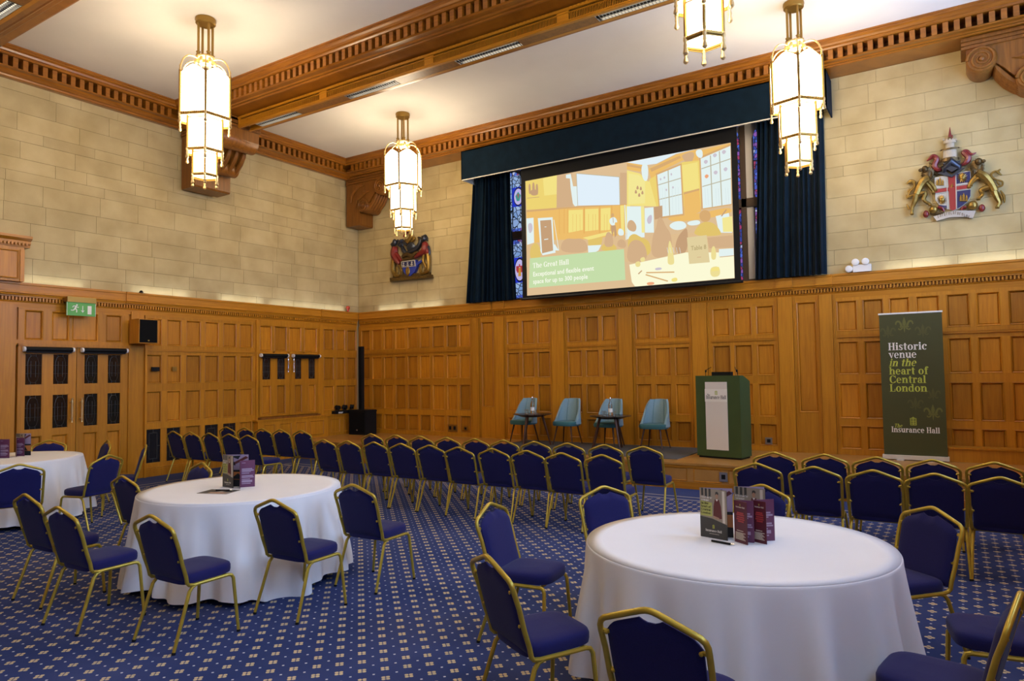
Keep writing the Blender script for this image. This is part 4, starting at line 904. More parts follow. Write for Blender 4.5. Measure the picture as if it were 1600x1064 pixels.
lion(RA, 'lion_supporter', ar, [([(560, 590), (510, 610), (470, 670), (440, 740)], [40, 46, 38, 34])], (545, 545, 58, 62), (520, 508, 34, 32), (480, 520, 22, 16),
     [([(540, 605), (590, 650), (618, 690)], [28, 22, 16]), ([(530, 620), (560, 660), (600, 715)], [24, 18, 12]), ([(440, 730), (425, 800), (400, 860), (395, 915)], [34, 28, 18, 16]), ([(450, 740), (520, 725), (510, 790), (570, 828)], [30, 28, 20, 16])],
     [([(430, 740), (370, 750), (350, 780), (375, 710), (420, 660), (400, 620), (360, 630)], [8, 9, 9, 9, 11, 12, 16]), ([(345, 640), (380, 610), (420, 620), (415, 660)], [8, 16, 14, 6]), ([(400, 700), (370, 690), (350, 720)], [7, 9, 4]), ([(345, 830), (370, 880), (350, 850)], [6, 14, 4]), ([(385, 760), (350, 770), (340, 740)], [7, 9, 4])], 'heraldic_gold')
lion(RA, 'lion_supporter', ar, [([(1000, 540), (1060, 570), (1120, 640), (1150, 700)], [44, 46, 38, 34])], (1000, 480, 62, 66), (1010, 440, 36, 32), (1052, 440, 22, 16),
     [([(1000, 560), (950, 610), (925, 660)], [30, 24, 16]), ([(1010, 580), (980, 600), (940, 640)], [24, 18, 12]), ([(1140, 680), (1165, 750), (1190, 800), (1175, 835)], [34, 28, 18, 18]), ([(1110, 660), (1035, 690), (1045, 730), (1010, 765)], [30, 28, 20, 14])],
     [([(1150, 660), (1210, 650), (1215, 610), (1150, 590), (1120, 550), (1160, 520), (1200, 545)], [8, 9, 9, 10, 11, 12, 10]), ([(1200, 500), (1180, 530), (1215, 555)], [7, 14, 6]), ([(1190, 640), (1170, 610), (1190, 600)], [7, 9, 4]), ([(1200, 690), (1230, 740), (1235, 800)], [6, 14, 6]), ([(1180, 700), (1215, 760), (1205, 820)], [6, 10, 5])], 'heraldic_gold')
for u, v, a_, b_, d_, rd, nm, mt_ in ((600, 875, 42, 38, .05, .05, 'golden_ball', 'heraldic_gold'), (958, 828, 48, 42, .05, .05, 'golden_ball', 'heraldic_gold'), (530, 918, 28, 34, .045, .035, 'red_ball', 'heraldic_red'), (1040, 850, 30, 34, .045, .035, 'red_ball', 'heraldic_red')):
    _p = MB(); RA.blob(_p, u, v, a_, b_, d_, rd); _p.build(nm, mt_, ar, smooth=True)
for q_, r_, mt_ in (([(640, 850), (680, 860), (700, 890)], [14, 20, 8], 'heraldic_red'), ([(900, 850), (870, 850), (860, 880)], [14, 18, 8], 'heraldic_red'), ([(570, 905), (640, 910), (700, 895)], [16, 20, 8], 'heraldic_dark_gold'), ([(860, 880), (920, 870), (985, 850)], [8, 18, 12], 'heraldic_dark_gold')):
    _p = MB(); RA.stroke(_p, q_, r_, .04); _p.build('scrollwork', mt_, ar, smooth=True)
sc_ = MB(); top = [(600, 940), (660, 920), (730, 895), (810, 880), (890, 876), (985, 878)]; bot = [(960, 945), (890, 935), (810, 938), (740, 945), (690, 962), (630, 980)]
RA.plate(sc_, top+bot, .02, .06); ob = sc_.build('motto_scroll', 'silver', ar)
lt = MB()
for k in range(15):
    u = 640+k*20; v = 948-.0*k-60*math.sin(PI*(k+1)/17*.9)**1*.75+(0 if k < 8 else (k-8)*3.2)
    RA.plate(lt, [(u, v-15), (u+4, v-15), (u+4, v+10), (u, v+10)], .059, .064)
    RA.plate(lt, [(u+4, v-15 if k % 3 else v+6), (u+11, v-15 if k % 3 else v+6), (u+11, v-11 if k % 3 else v+10), (u+4, v-11 if k % 3 else v+10)], .059, .064)
    if k % 2: RA.plate(lt, [(u+8, v-15), (u+11, v-15), (u+11, v+10), (u+8, v+10)], .059, .064)
lt.build('worn_lettering', 'heraldic_dark_gold', ob)

LA = Relief((.002748, -.000019, .016064), (-.00027, -.002091, 5.873153))
al = thing('coat_of_arms', 'small coat of arms with blue shield and red winged supporters below a lantern', 'coat of arms', (0, 0, 0))
m = MB(); LA.plate(m, [(404, 722), (870, 672), (880, 712), (410, 768)], 0, .12)
LA.plate(m, [(430, 690), (850, 645), (850, 680), (430, 725)], 0, .08)
o = m.build('compartment', 'heraldic_dark_gold', al)
lt = MB()
for k in range(26):
    u = 440+k*15.5; v = 742-(k*15.5)*.107
    LA.plate(lt, [(u, v-10), (u+3, v-10), (u+3, v+9), (u, v+9)], .119, .125); LA.plate(lt, [(u+3, v-10+(k % 3)*6), (u+9, v-10+(k % 3)*6), (u+9, v-6+(k % 3)*6), (u+3, v-6+(k % 3)*6)], .119, .125)
lt.build('worn_lettering', 'heraldic_gold', o)
m = MB(); LA.plate(m, [(540, 530), (700, 505), (718, 580), (690, 645), (640, 698), (595, 690), (560, 640)], 0, .10, 0)
LA.plate(m, [(540, 528), (698, 505), (706, 580), (545, 596)], .09, .112, 1); LA.plate(m, [(548, 537), (690, 516), (696, 572), (553, 586)], .11, .116, 2)
LA.blob(m, 616, 640, 24, 34, .11, .03, 3)
for u, v in ((570, 562), (618, 556), (666, 548)):
    LA.stroke(m, [(u, v-22), (u, v+20)], 4, .12, 1, 5); LA.stroke(m, [(u-16, v+8), (u, v+20), (u+16, v+6)], [2, 5, 2], .12, 1, 5); LA.stroke(m, [(u-10, v-12), (u+10, v-14)], 3, .12, 1, 5)
LA.plate(m, [(710, 540), (765, 505), (768, 530), (712, 570)], .05, .09, 0)
m.build('shield', ['shield_blue', 'shield_white', 'shield_navy', 'heraldic_gold'], al, smooth=False)
def beast(pts_red, pts_body, head, wing, leg):
    b = MB()
    for p, r in pts_body: LA.stroke(b, p, r, .09)
    for p, r in leg: LA.stroke(b, p, r, .07, seg=6)
    ob = b.build('supporter', 'heraldic_gold', al, smooth=True)
    r_ = MB()
    for p, r in pts_red: LA.stroke(r_, p, r, .11)
    r_.build('red_body', 'heraldic_red', ob, smooth=True)
    h = MB(); LA.blob(h, *head, .12, .06)
    for p, r in wing: LA.stroke(h, p, r, .10, seg=6)
    h.build('dark_head', 'heraldic_steel', ob, smooth=True)
beast([([(465, 350), (460, 400), (455, 450), (480, 500), (520, 555)], [22, 34, 32, 30, 14]), ([(470, 420), (510, 470), (545, 520)], [20, 16, 8])], [([(450, 480), (440, 560), (440, 640), (470, 690), (520, 690)], [26, 24, 20, 18, 10])], (466, 302, 24, 27), [([(462, 290), (440, 312), (432, 330)], [14, 10, 5]), ([(470, 285), (492, 282), (500, 262)], [10, 10, 4]), ([(455, 300), (430, 325), (450, 345)], [16, 18, 6]), ([(500, 330), (530, 290), (545, 265)], [18, 22, 8]), ([(520, 350), (545, 320), (555, 345)], [16, 16, 6])],
      [([(475, 590), (485, 640), (470, 690)], [14, 12, 8]), ([(505, 560), (530, 620), (525, 680)], [12, 14, 8])])
beast([([(805, 310), (815, 345), (810, 400), (770, 430), (700, 480)], [20, 34, 34, 26, 12]), ([(835, 380), (845, 420), (820, 440)], [20, 20, 8])], [([(840, 420), (850, 500), (850, 590), (835, 645), (760, 668)], [22, 20, 18, 16, 8]), ([(800, 440), (790, 520), (820, 590), (800, 640)], [16, 14, 12, 8])], (803, 262, 26, 23), [([(815, 258), (832, 272), (842, 285)], [13, 10, 5]), ([(790, 250), (782, 236), (770, 232)], [10, 9, 4]), ([(790, 240), (815, 235), (838, 262)], [14, 18, 8]), ([(850, 350), (858, 420), (850, 480)], [12, 14, 8])],
      [([(760, 560), (755, 610), (770, 660)], [12, 12, 8]), ([(740, 590), (750, 640), (740, 670)], [10, 12, 6])])
m = MB(); LA.blob(m, 648, 352, 50, 34, .10, .05); LA.stroke(m, [(600, 330), (570, 300), (545, 262)], [12, 16, 6], .08); LA.stroke(m, [(590, 430), (640, 405), (700, 380), (740, 330), (760, 270), (735, 245)], [8, 20, 22, 20, 16, 8], .08)
LA.stroke(m, [(540, 350), (560, 400), (600, 440)], [14, 22, 10], .07)
m.build('helmet', 'heraldic_steel', al, smooth=True)
m = MB()
for p, r in (([(545, 470), (600, 440), (660, 460), (700, 430), (730, 410)], [14, 22, 22, 20, 8]), ([(550, 500), (620, 490), (690, 480)], [10, 16, 8]), ([(700, 370), (735, 330), (745, 280), (728, 240)], [12, 14, 14, 8]), ([(570, 300), (590, 280), (575, 262)], [12, 14, 6])): m = MB(); LA.stroke(m, p, r, .08); m.build('mantling', 'heraldic_dark_gold', al, smooth=True)
pass
m = MB(); LA.stroke(m, [(610, 300), (640, 270), (665, 230), (650, 200), (630, 170)], [20, 26, 22, 16, 8], .10); LA.stroke(m, [(660, 290), (685, 260), (690, 235)], [14, 12, 6], .09); LA.stroke(m, [(600, 300), (600, 270), (585, 265)], [10, 10, 5], .09)
LA.blob(m, 655, 205, 22, 24, .12, .04)
LA.stroke(m, [(566, 232), (590, 200), (612, 170)], [8, 12, 8], .10, 1)
m.build('lion_crest', ['heraldic_gold', 'heraldic_red'], al, smooth=True)

# ------------------------------------------------------------------ wall fixtures
pd = thing('pedestal_cabinet', 'oak pedestal with cornice standing on the panelling cap at far left', 'cabinet', (0, -8.4, 3.46), PI/2)
MB().box(-1.0, .76, -.10, .07, 0, .56).build('body', 'oak_frame', pd)
MB().prism([(.07, .56), (-.11, .56), (-.115, .60), (-.14, .62), (-.14, .66), (-.20, .70), (-.20, .74), (.07, .74)], fnx, -1.0, .84).build('cornice', 'oak_along', pd)
q = MB(); s = -.9
while s < .8: q.box(s, s+.028, -.15, -.13, .585, .635); s += .052
tag(q.build('small_dentils', 'oak_along', pd), kind='stuff')
for a, b in ((.70, .76), (.30, .36), (-.5, -.42)): MB().box(a, b, -.12, -.10, 0, .52).build('pilaster_strip', 'oak_frame', pd)
panel(pd, .38, .68, .04, .50, d=-.105); panel(pd, -.40, .28, .04, .50, d=-.105)

ex = thing('exit_sign', 'green running man exit sign hung over the double doors', 'sign', (.15, -6.775, 3.07), PI/2)
MB().box(-.235, .235, -.012, .012, -.12, .11).build('panel', 'exit_green', ex)
MB().box(-.235, .235, -.03, .03, .11, .20).box(-.225, .225, 0, .16, .12, .19).build('lamp_housing', 'brass', ex)
g = MB(); Y = -.0135
def P2(pts): g.poly([(a, Y, b) for a, b in pts])
def bar2(x0, y0, x1, y1, w):
    L = math.hypot(x1-x0, y1-y0); nx, ny = -(y1-y0)/L*w, (x1-x0)/L*w; P2([(x0-nx, y0-ny), (x1-nx, y1-ny), (x1+nx, y1+ny), (x0+nx, y0+ny)])
P2([(-.075+.014*math.cos(2*PI*k/12), .063+.014*math.sin(2*PI*k/12)) for k in range(12)])
bar2(-.085, .045, -.105, .0, .014); bar2(-.085, .045, -.06, .02, .006); bar2(-.06, .02, -.045, .03, .006); bar2(-.088, .045, -.13, .045, .006); bar2(-.13, .045, -.145, .02, .006)
bar2(-.10, .0, -.075, -.025, .009); bar2(-.075, -.025, -.08, -.065, .008); bar2(-.105, .0, -.13, -.03, .009); bar2(-.13, -.03, -.17, -.03, .007)
bar2(.02, .055, .02, -.04, .006); P2([(-.012, -.02), (.02, -.065), (.052, -.02), (.02, -.035)])
P2([(.10, -.085), (.165, -.085), (.165, .06), (.10, .06)])
g.build('pictogram', 'print_white', ex)
MB().box(-.235, -.228, -.014, -.0125, -.12, .10).box(.228, .235, -.014, -.0125, -.12, .10).build('edge_trim', 'print_white', ex)

sp = thing('wall_speaker', 'black fronted wall speaker with wooden sides beside the double doors', 'speaker', (.0, -5.68, 2.50), PI/2)
MB().box(-.18, .18, -.32, -.01, 0, .45).build('cabinet', 'oak_frame', sp); MB().box(-.165, .165, -.33, -.32, .015, .435).build('grille', 'grille', sp)
MB().box(-.015, .015, -.333, -.33, .04, .065).build('badge', 'brass', sp); MB().box(-.05, .05, -.02, .07, .1, .35).build('bracket', 'black_metal', sp)

em = thing('emergency_light', 'white twin spot emergency light on the panelling cap', 'light', (11.6, .02, 3.46))
MB().box(-.13, .14, -.05, .05, 0, .12).build('battery_box', 'white_plastic', em)
for x, z in ((-.09, .165), (.06, .165), (-.19, .06)):
    h = MB().lathe([(.001, -.05), (.045, -.05), (.058, .0), (.058, .035), (.05, .04), (.001, .036)], seg=14)
    R_ = Matrix.Rotation(PI/2, 3, 'X'); h.v = [tuple(R_ @ Vector(p)+Vector((x, -.03, z))) for p in h.v]
    h.tube([(x, -.02, z-.05), (x, 0, .10)], .01, 6); h.build('spot_head', 'white_plastic', em, smooth=True)
o = MB().lathe([(.001, 0), (.03, 0), (.03, .03), (.02, .04), (.045, .075), (.05, .10), (.035, .135), (.001, .145)], seg=14).build('beacon', 'beacon_red', smooth=True, loc=(.02, -.38, 3.46))
tag(o, 'small red beacon on the panelling cap near the left corner', 'beacon')
o = MB().box(-.04, .04, -.02, .02, 0, .02).ell((.0, 0, .028), (.035, .025, .018)).build('microphone_boundary', 'black', loc=(.03, -5.66, 3.46)); o.name = 'boundary_microphone'
tag(o, 'tiny black device on the panelling cap above the wall speaker', 'microphone')
o = MB().box(-.075, .075, -.03, 0, -.04, .04).tube([(-.04, -.03, 0), (-.04, -.036, 0)], .02, 10).build('thermostat', 'black', loc=(-.055, -5.33, 2.03), rz=PI/2); tag(o, 'black thermostat on a panel right of the double doors', 'thermostat')
o = MB().box(-.045, .045, -.012, 0, -.045, .045).box(-.01, .01, -.018, -.012, -.015, .015).build('light_switch', 'brass', loc=(-.055, -4.94, 2.03), rz=PI/2); tag(o, 'small brass switch plate right of the thermostat', 'switch')
def plate(x, z, w, h, label, mat='brass', y=.055, n=1):
    t = thing('socket_plate', label, 'socket', (x, y, z))
    MB().box(-w/2, w/2, -.008, 0, -h/2, h/2).build('plate', mat, t)
    for k in range(n): MB().box(-w/2+w*(k+.25)/n, -w/2+w*(k+.75)/n, -.011, -.008, -h*.25, h*.25).build('outlet', 'black', t)
plate(2.95, .60, .26, .16, 'wide brass socket plate low in the panelling left of stage chairs', n=2)
plate(3.33, .60, .10, .10, 'small brass socket beside the wide brass socket plate')
plate(10.01, .585, .12, .12, 'metal floor level socket on panelling right of the lectern', 'silver')
plate(9.81, .225, .12, .14, 'silver socket plate in the stage front below the lectern', 'silver', SY-.012)
for s, y in ((-7.2, 0), (-5.2, 0), (-3.4, 0), (-2.1, 0), (-1.0, 0)):
    area('cap_uplight', (.012, s, 3.475), (PI, -.45, 0), .06, 1.1, (.80, .88, 1), 1.1)
for x in (1.1, 2.2, 12.4, 13.4, 14.2):
    area('cap_uplight', (x, -.012, 3.475), (PI-.45, 0, 0), .9, .06, (.80, .88, 1), 1.0)

# loudspeaker column, stage lights on the ledge
cs = thing('column_speaker', 'black column speaker standing on its subwoofer in the stage corner', 'speaker', (.50, -.36, ST+.004))
MB().box(-.28, .26, -.20, .20, .0, .60).box(-.29, .27, -.21, .21, .56, .585).build('subwoofer', 'black', cs)
MB().box(-.26, .24, -.206, -.20, .05, .54).build('grille', 'grille', cs); MB().box(-.02, .02, -.21, -.206, .10, .13).build('badge', 'silver', cs)
MB().box(-.10, .0, -.05, .05, .60, 2.16).build('column_array', 'black', cs); MB().box(-.09, -.01, -.056, -.05, .64, 2.14).build('array_grille', 'grille', cs)
o = thing('mixer_case', 'black equipment case with white label on the ledge behind the speaker', 'case', (.01, -.72, .915), PI/2)
MB().box(-.14, .62, -.05, .07, 0, .075).build('case', 'black', o)
lb_ = MB().box(-.03, .12, -.0515, -.05, .03, .045).box(-.03, .10, -.0515, -.05, .012, .022).build('label_strip', 'print_white', o)
for k, (yy, lab) in enumerate(((-.75, 'leftmost black stage light on the equipment case'), (-.52, 'middle black stage light on the equipment case'), (-.28, 'black stage light on the case nearest the column speaker'))):
    t = thing('stage_light', lab, 'light', (-.0, yy, .99), PI/2+.4*k, 'stage lights on the ledge')
    MB().tube([(0, -.06, .075), (0, .02, .085)], .055, 12).tube([(0, -.075, .073), (0, -.06, .075)], .06, 12).build('can', 'black', t, smooth=True)
    MB().tube([(-.065, -.02, .08), (-.065, -.01, .005), (.065, -.01, .005), (.065, -.02, .08)], .010, 6).build('yoke', 'black_metal', t)

# ------------------------------------------------------------------ stage furniture
ZS = ST+.004
mt = MB().box(5.05, 8.97, -1.80, -.06, 0, .010).build('stage_mat', 'mat_grey', loc=(0, 0, ZS)); tag(mt, 'dark grey mat on the stage under the teal chairs', 'mat')
ZM = ZS+.010
def make_teal():
    t = thing('upholstered_chair', 'x', 'chair', group='teal chairs on the stage')
    c = MB(); rows = []
    for z, k in ((.37, .80), (.375, .97), (.40, 1.0), (.44, 1.0), (.458, .96), (.462, .85)):
        row = []
        for i in range(32):
            a = 2*PI*i/32; ca, sa = math.cos(a), math.sin(a); e = .55
            row.append((.25*k*math.copysign(abs(ca)**e, ca)*(1.04 if sa > 0 else .98), .01+.235*k*math.copysign(abs(sa)**e, sa), z))
        rows.append(row)
    c.grid(rows, 0, closed=True).poly(rows[-1]).poly(rows[0][::-1]); c.build('seat', 'teal_dark', t, smooth=True)
    b = MB(); n = 28; fr, bk = [], []
    def P(u, v, off):          # u -1..1 round the shell, v 0..1 up; front of chair is +y, shell wraps the rear
        au = abs(u)
        top = .505 - .45*max(0, (au-.42)/.58)**1.25 - .012*(au/.42)**2*(au < .42)
        z = .405+v*max(top, .03)
        th = u*1.95; rx, ry = .262-.05*v*(1-.35*au)+off, .215+off
        x = rx*math.sin(th) if au < .8 else rx*math.copysign(math.sin(1.56), u)
        y = -ry*math.cos(th)*1.0+.0 if au < .8 else -ry*math.cos(1.56)+(au-.8)*.70
        y -= .085*v*v*(1-au*.6)
        return (x*1.0, y-.02, z)
    for i in range(13):
        v = i/12; fr.append([P(-1+2*k/n, v, -.018) for k in range(n+1)]); bk.append([P(-1+2*k/n, v, .018) for k in range(n+1)])
    b.grid(fr).grid(bk, 0, flip=True); b.grid([fr[-1], bk[-1]]); b.grid([fr[0], bk[0]], flip=True); b.grid([[r[0] for r in fr], [r[0] for r in bk]], flip=True); b.grid([[r[-1] for r in fr], [r[-1] for r in bk]])
    o = b.build('back_shell', 'teal_light', t, smooth=True)
    s = MB()
    for u in (-.26, .26): s.tube([P(u, v, -.019) for v in [k/10 for k in range(1, 11)]], .0035, 5)
    s.build('seam', 'teal_dark', o)
    for x in (-1, 1):
        for y in (-1, 1): MB().tube([(x*.15, y*.14, .385), (x*.215, y*.215, 0)], [.020, .011], 8).build('leg', 'walnut', t, smooth=True)
    return t
tc = make_teal()
for k, (x, y, a, lab) in enumerate(((5.22, -.46, 176, 'teal chair furthest left on the stage behind the first side table'), (6.24, -.46, 180, 'teal chair second from left, between the two side tables'), (7.16, -.48, 178, 'teal chair third from left, behind the second side table'), (8.10, -.50, 180, 'teal chair on the right end, beside the lectern'))):
    o = tc if k == 0 else copy_tree(tc); o.location = (x, y, ZM); o.rotation_euler = (0, 0, math.radians(a)); o['label'] = lab
def make_side_table():
    t = thing('side_table', 'x', 'table', group='side tables on the stage')
    MB().lathe([(.001, .565), (.22, .565), (.30, .595), (.385, .612), (.385, .622), (.001, .622)], seg=36).build('table_top', 'black_gloss', t)
    for k in range(3):
        a = 2*PI*k/3+.5; MB().tube([(.20*math.cos(a), .20*math.sin(a), .575), (.36*math.cos(a), .36*math.sin(a), 0)], [.028, .015], 8).build('leg', 'walnut', t, smooth=True)
    return t
sd = make_side_table()
def make_bottle():
    t = thing('water_bottle', 'x', 'bottle', group='water bottles on the side tables')
    MB().lathe([(.001, .003), (.036, .003), (.040, .01), (.040, .17), (.036, .20), (.018, .25), (.014, .27), (.014, .305)], seg=16).build('glass', 'clear_glass', t, smooth=True)
    MB().lathe([(.0408, .06), (.0408, .13)], seg=16).build('label', 'print_white', t, smooth=True)
    MB().lathe([(.001, .335), (.015, .335), (.017, .33), (.017, .30)], seg=12).build('cap', 'chrome', t, smooth=True); return t
def make_glass():
    t = MB().lathe([(.001, .002), (.028, .002), (.033, .09), (.030, .09), (.026, .008), (.001, .008)], seg=14).build('tumbler', 'clear_glass', smooth=True)
    return tag(t, 'x', 'glass', 'tumblers on the side tables')
bt, gl = make_bottle(), make_glass()
for k, (x, y) in enumerate(((5.70, -.92), (7.40, -.92))):
    w = ('first', 'second')[k]
    o = sd if k == 0 else copy_tree(sd); o.location = (x, y, ZM); o.rotation_euler = (0, 0, k*.9); o['label'] = 'black round side table with splayed legs, %s from left on the stage' % w
    o = bt if k == 0 else copy_tree(bt); o.location = (x-.02, y+.04, ZM+.622); o['label'] = 'glass water bottle with white label on the %s side table' % w
    for j, (dx, dy, lab) in enumerate(((-.13, -.02, 'left'), (-.05, -.12, 'front'), (.09, -.04, 'right'))):
        g = gl if k == 0 and j == 0 else copy_tree(gl); g.location = (x+dx, y+dy, ZM+.622); g['label'] = 'clear tumbler %s of the bottle on the %s side table' % ({'left': 'to the left', 'front': 'in front', 'right': 'to the right'}[lab], w)
def logo(mb, cx, z, h, fn, m=0):
    w = h*.36
    def r(a0, a1, b0, b1): mb.poly([fn(cx+a0*w, z+b0*h), fn(cx+a1*w, z+b0*h), fn(cx+a1*w, z+b1*h), fn(cx+a0*w, z+b1*h)], m)
    r(-1, -.78, 0, .86); r(.78, 1, 0, .86); r(-.1, .1, 0, .86)
    for b in (0, .2, .4, .6, .8): r(-1, 1, b, b+.09)
    mb.poly([fn(cx-w, z+.86*h), fn(cx+w, z+.86*h), fn(cx+.35*w, z+.94*h), fn(cx, z+1.06*h), fn(cx-.35*w, z+.94*h)], m)
le = thing('lectern', 'green lectern with white paper panel and two microphones', 'lectern', (9.565, -1.18, ZS), math.radians(-9))
pr = [(-.20, .03), (.20, .03), (.20, 1.26), (-.06, 1.355), (-.20, 1.36)]
MB().prism(pr, fnx, -.385, .385).build('body', 'lectern_green', le)
MB().box(-.36, .36, -.185, .185, 0, .03).build('plinth', 'black', le)
MB().box(-.21, .17, -.212, -.201, .14, 1.255).build('paper_panel', 'print_paper', le)
hp = MB().box(-.215, .175, -.2155, -.2125, .93, 1.14).build('paper_header', 'print_white', le)
lg = MB(); fn = lambda a, b: (a, -.217, b)
logo(lg, -.015, 1.045, .065, fn, 1); serif_text(lg, 'Insurance Hall', .042, lambda a, b: (-.195+a, -.217, .975+b), 0, width=.35); serif_text(lg, 'The', .026, lambda a, b: (-.18+a, -.217, 1.022+b), 0, .25, width=.055)
lg.build('printed_logo', ['print_black', 'print_lime'], hp)
MB().box(-.14, .19, -.10, .0, 1.355, 1.42).build('reading_lamp', 'black', le)
for x, s in ((-.24, 1), (.32, -1)):
    MB().tube([(x, -.12, 1.35), (x+.0*s, -.12, 1.42), (x+.03*s, -.13, 1.46), (x+.12*s if s > 0 else x-.03, -.15, 1.50)], .005, 6).ell((x+.01*s, -.125, 1.435), (.016, .016, .022)).build('microphone', 'black', le, smooth=True)
bn = thing('roll_up_banner', 'tall dark green roll-up banner with white and lime text', 'banner', (12.28, -.30, ZS), math.radians(0))
MB().box(-.43, .43, -.006, .0, .07, 2.30).build('panel', 'banner_green', bn)
MB().box(-.44, .44, -.012, .012, 2.295, 2.32).build('top_rail', 'print_white', bn)
MB().box(-.45, .45, -.07, .07, .012, .075).box(-.25, -.15, -.16, .16, 0, .014).box(.15, .25, -.16, .16, 0, .014).build('base_cassette', 'print_cream', bn)
MB().tube([(0, .03, .06), (0, .03, 2.29)], .012, 8).build('support_pole', 'silver', bn)
tx = MB(); lay = lambda x0, z0: (lambda a, b: (x0+a, -.0075, z0+b))
for s_, z, wd, mi, sl in (('Historic', 1.725, .53, 0, 0), ('venue', 1.60, .385, 0, 0), ('in the', 1.47, .37, 1, .28), ('heart of', 1.34, .53, 1, 0), ('Central', 1.205, .50, 1, 0), ('London', 1.07, .51, 1, 0)):
    serif_text(tx, s_, .083, lay(-.315, z), mi, sl, width=wd)
serif_text(tx, 'Insurance Hall', .062, lay(-.315, .43), 0, width=.655); serif_text(tx, 'The', .042, lay(-.275, .505), 1, .28, width=.11)
logo(tx, -.01, .545, .125, lay(0, 0), 1)
def fleur(mb, cx, cz, s, m):
    Y = -.0070; f = lambda pts: mb.poly([(cx+a*s, Y, cz+b*s) for a, b in pts], m)
    f([(-.10, -.10), (-.17, .2), (-.12, .5), (0, .85), (.12, .5), (.17, .2), (.10, -.10)])
    for k in (-1, 1):
        o = [(k*.14, -.1), (k*.22, .15), (k*.40, .45), (k*.62, .50), (k*.80, .36), (k*.86, .1), (k*.74, .02), (k*.70, .2), (k*.58, .32), (k*.46, .22), (k*.36, -.1)]
        for i in range(5): f([o[i], o[i+1], o[9-i], o[10-i]])
        o = [(k*.08, -.28), (k*.2, -.45), (k*.40, -.56), (k*.58, -.46), (k*.56, -.30), (k*.48, -.36), (k*.38, -.42), (k*.28, -.30)]
        f([o[0], o[1], o[6], o[7]]); f([o[1], o[2], o[5], o[6]]); f([o[2], o[3], o[4], o[5]])
    f([(-.42, -.12), (.42, -.12), (.42, -.26), (-.42, -.26)]); f([(-.09, -.28), (.09, -.28), (.05, -.6), (0, -.85), (-.05, -.6)])
for x, z, s, mi in ((-.08, 2.12, .15, 1), (-.31, 2.02, .13, 0), (.17, 2.02, .13, 0), (.03, .88, .13, 0), (.26, .75, .15, 1), (.27, 1.03, .12, 0)): fm = MB(); fleur(fm, x, z, s, 0); fm.build('fleur_motif', ('banner_motif', 'banner_motif_light')[mi], bn)
tx.build('printed_text', ['print_white', 'print_lime'], bn)

# ------------------------------------------------------------------ round tables under cloths
TZ, TR = .815, .895
def cloth(label, cx, cy, seed):
    rnd = random.Random(seed); ph = [rnd.uniform(0, 6.28) for _ in range(8)]; n = 300; rows = []
    def fold(a): return .5*math.sin(13*a+ph[0]+1.1*math.sin(2*a+ph[1]))+.35*math.sin(21*a+ph[2]+.9*math.sin(3*a+ph[3]))+.15*math.sin(34*a+ph[4])
    for r in (.03, .3, .6, .8, .89): rows.append([(r*math.cos(2*PI*k/n), r*math.sin(2*PI*k/n), TZ) for k in range(n)])
    rows.append([((TR-.008)*math.cos(2*PI*k/n), (TR-.008)*math.sin(2*PI*k/n), TZ-.002) for k in range(n)])
    for r, z in ((TR-.003, TZ-.004), (TR, TZ-.008), (TR+.002, TZ-.018)): rows.append([(r*math.cos(2*PI*k/n), r*math.sin(2*PI*k/n), z) for k in range(n)])
    for i in range(1, 17):
        t = i/16; row = []
        for k in range(n):
            a = 2*PI*k/n; hem = .05+.035*math.sin(3*a+ph[5])+.022*math.sin(7*a+ph[6]); z = TZ-.018-(TZ-.018-hem)*t
            fo_ = fold(a); fo_ = math.copysign(abs(fo_)**.8, fo_); r = TR+.004+.062*t+.115*fo_*min(1, t*1.1)**1.1*(1 if fo_ > 0 else .7)
            row.append((r*math.cos(a), r*math.sin(a), z))
        rows.append(row)
    m = MB().grid(rows, 0, closed=True); m.poly(rows[0])
    o = m.build('tablecloth', 'linen', smooth=False, loc=(cx, cy, .002)); o.data.shade_smooth(); tag(o, label, 'tablecloth', 'white tablecloths')
def make_table():
    t = thing('round_table', 'x', 'table', group='round tables under the cloths')
    MB().lathe([(.001, TZ-.035), (TR-.03, TZ-.035), (TR-.012, TZ-.028), (TR-.012, TZ-.004), (.001, TZ-.004)], seg=48).build('table_top', 'walnut', t)
    for x in (-1, 1):
        for y in (-1, 1): MB().tube([(x*.45, y*.42, TZ-.03), (x*.50, y*.50, .03), (x*.50, y*.50, 0)], .017, 8).build('leg', 'black_metal', t, smooth=True)
    return t
tb = make_table()
TB = [(11.687, -8.548, 'in the right foreground'), (7.135, -8.663, 'left of centre'), (2.116, -8.652, 'at the far left edge')]
for k, (x, y, w) in enumerate(TB):
    o = tb if k == 0 else copy_tree(tb); o.location = (x, y, 0); o.rotation_euler = (0, 0, .3+.5*k); o['label'] = 'round folding table hidden under white cloth ' + w
    cloth('white cloth draped to the floor over round table ' + w, x, y, 4+k)

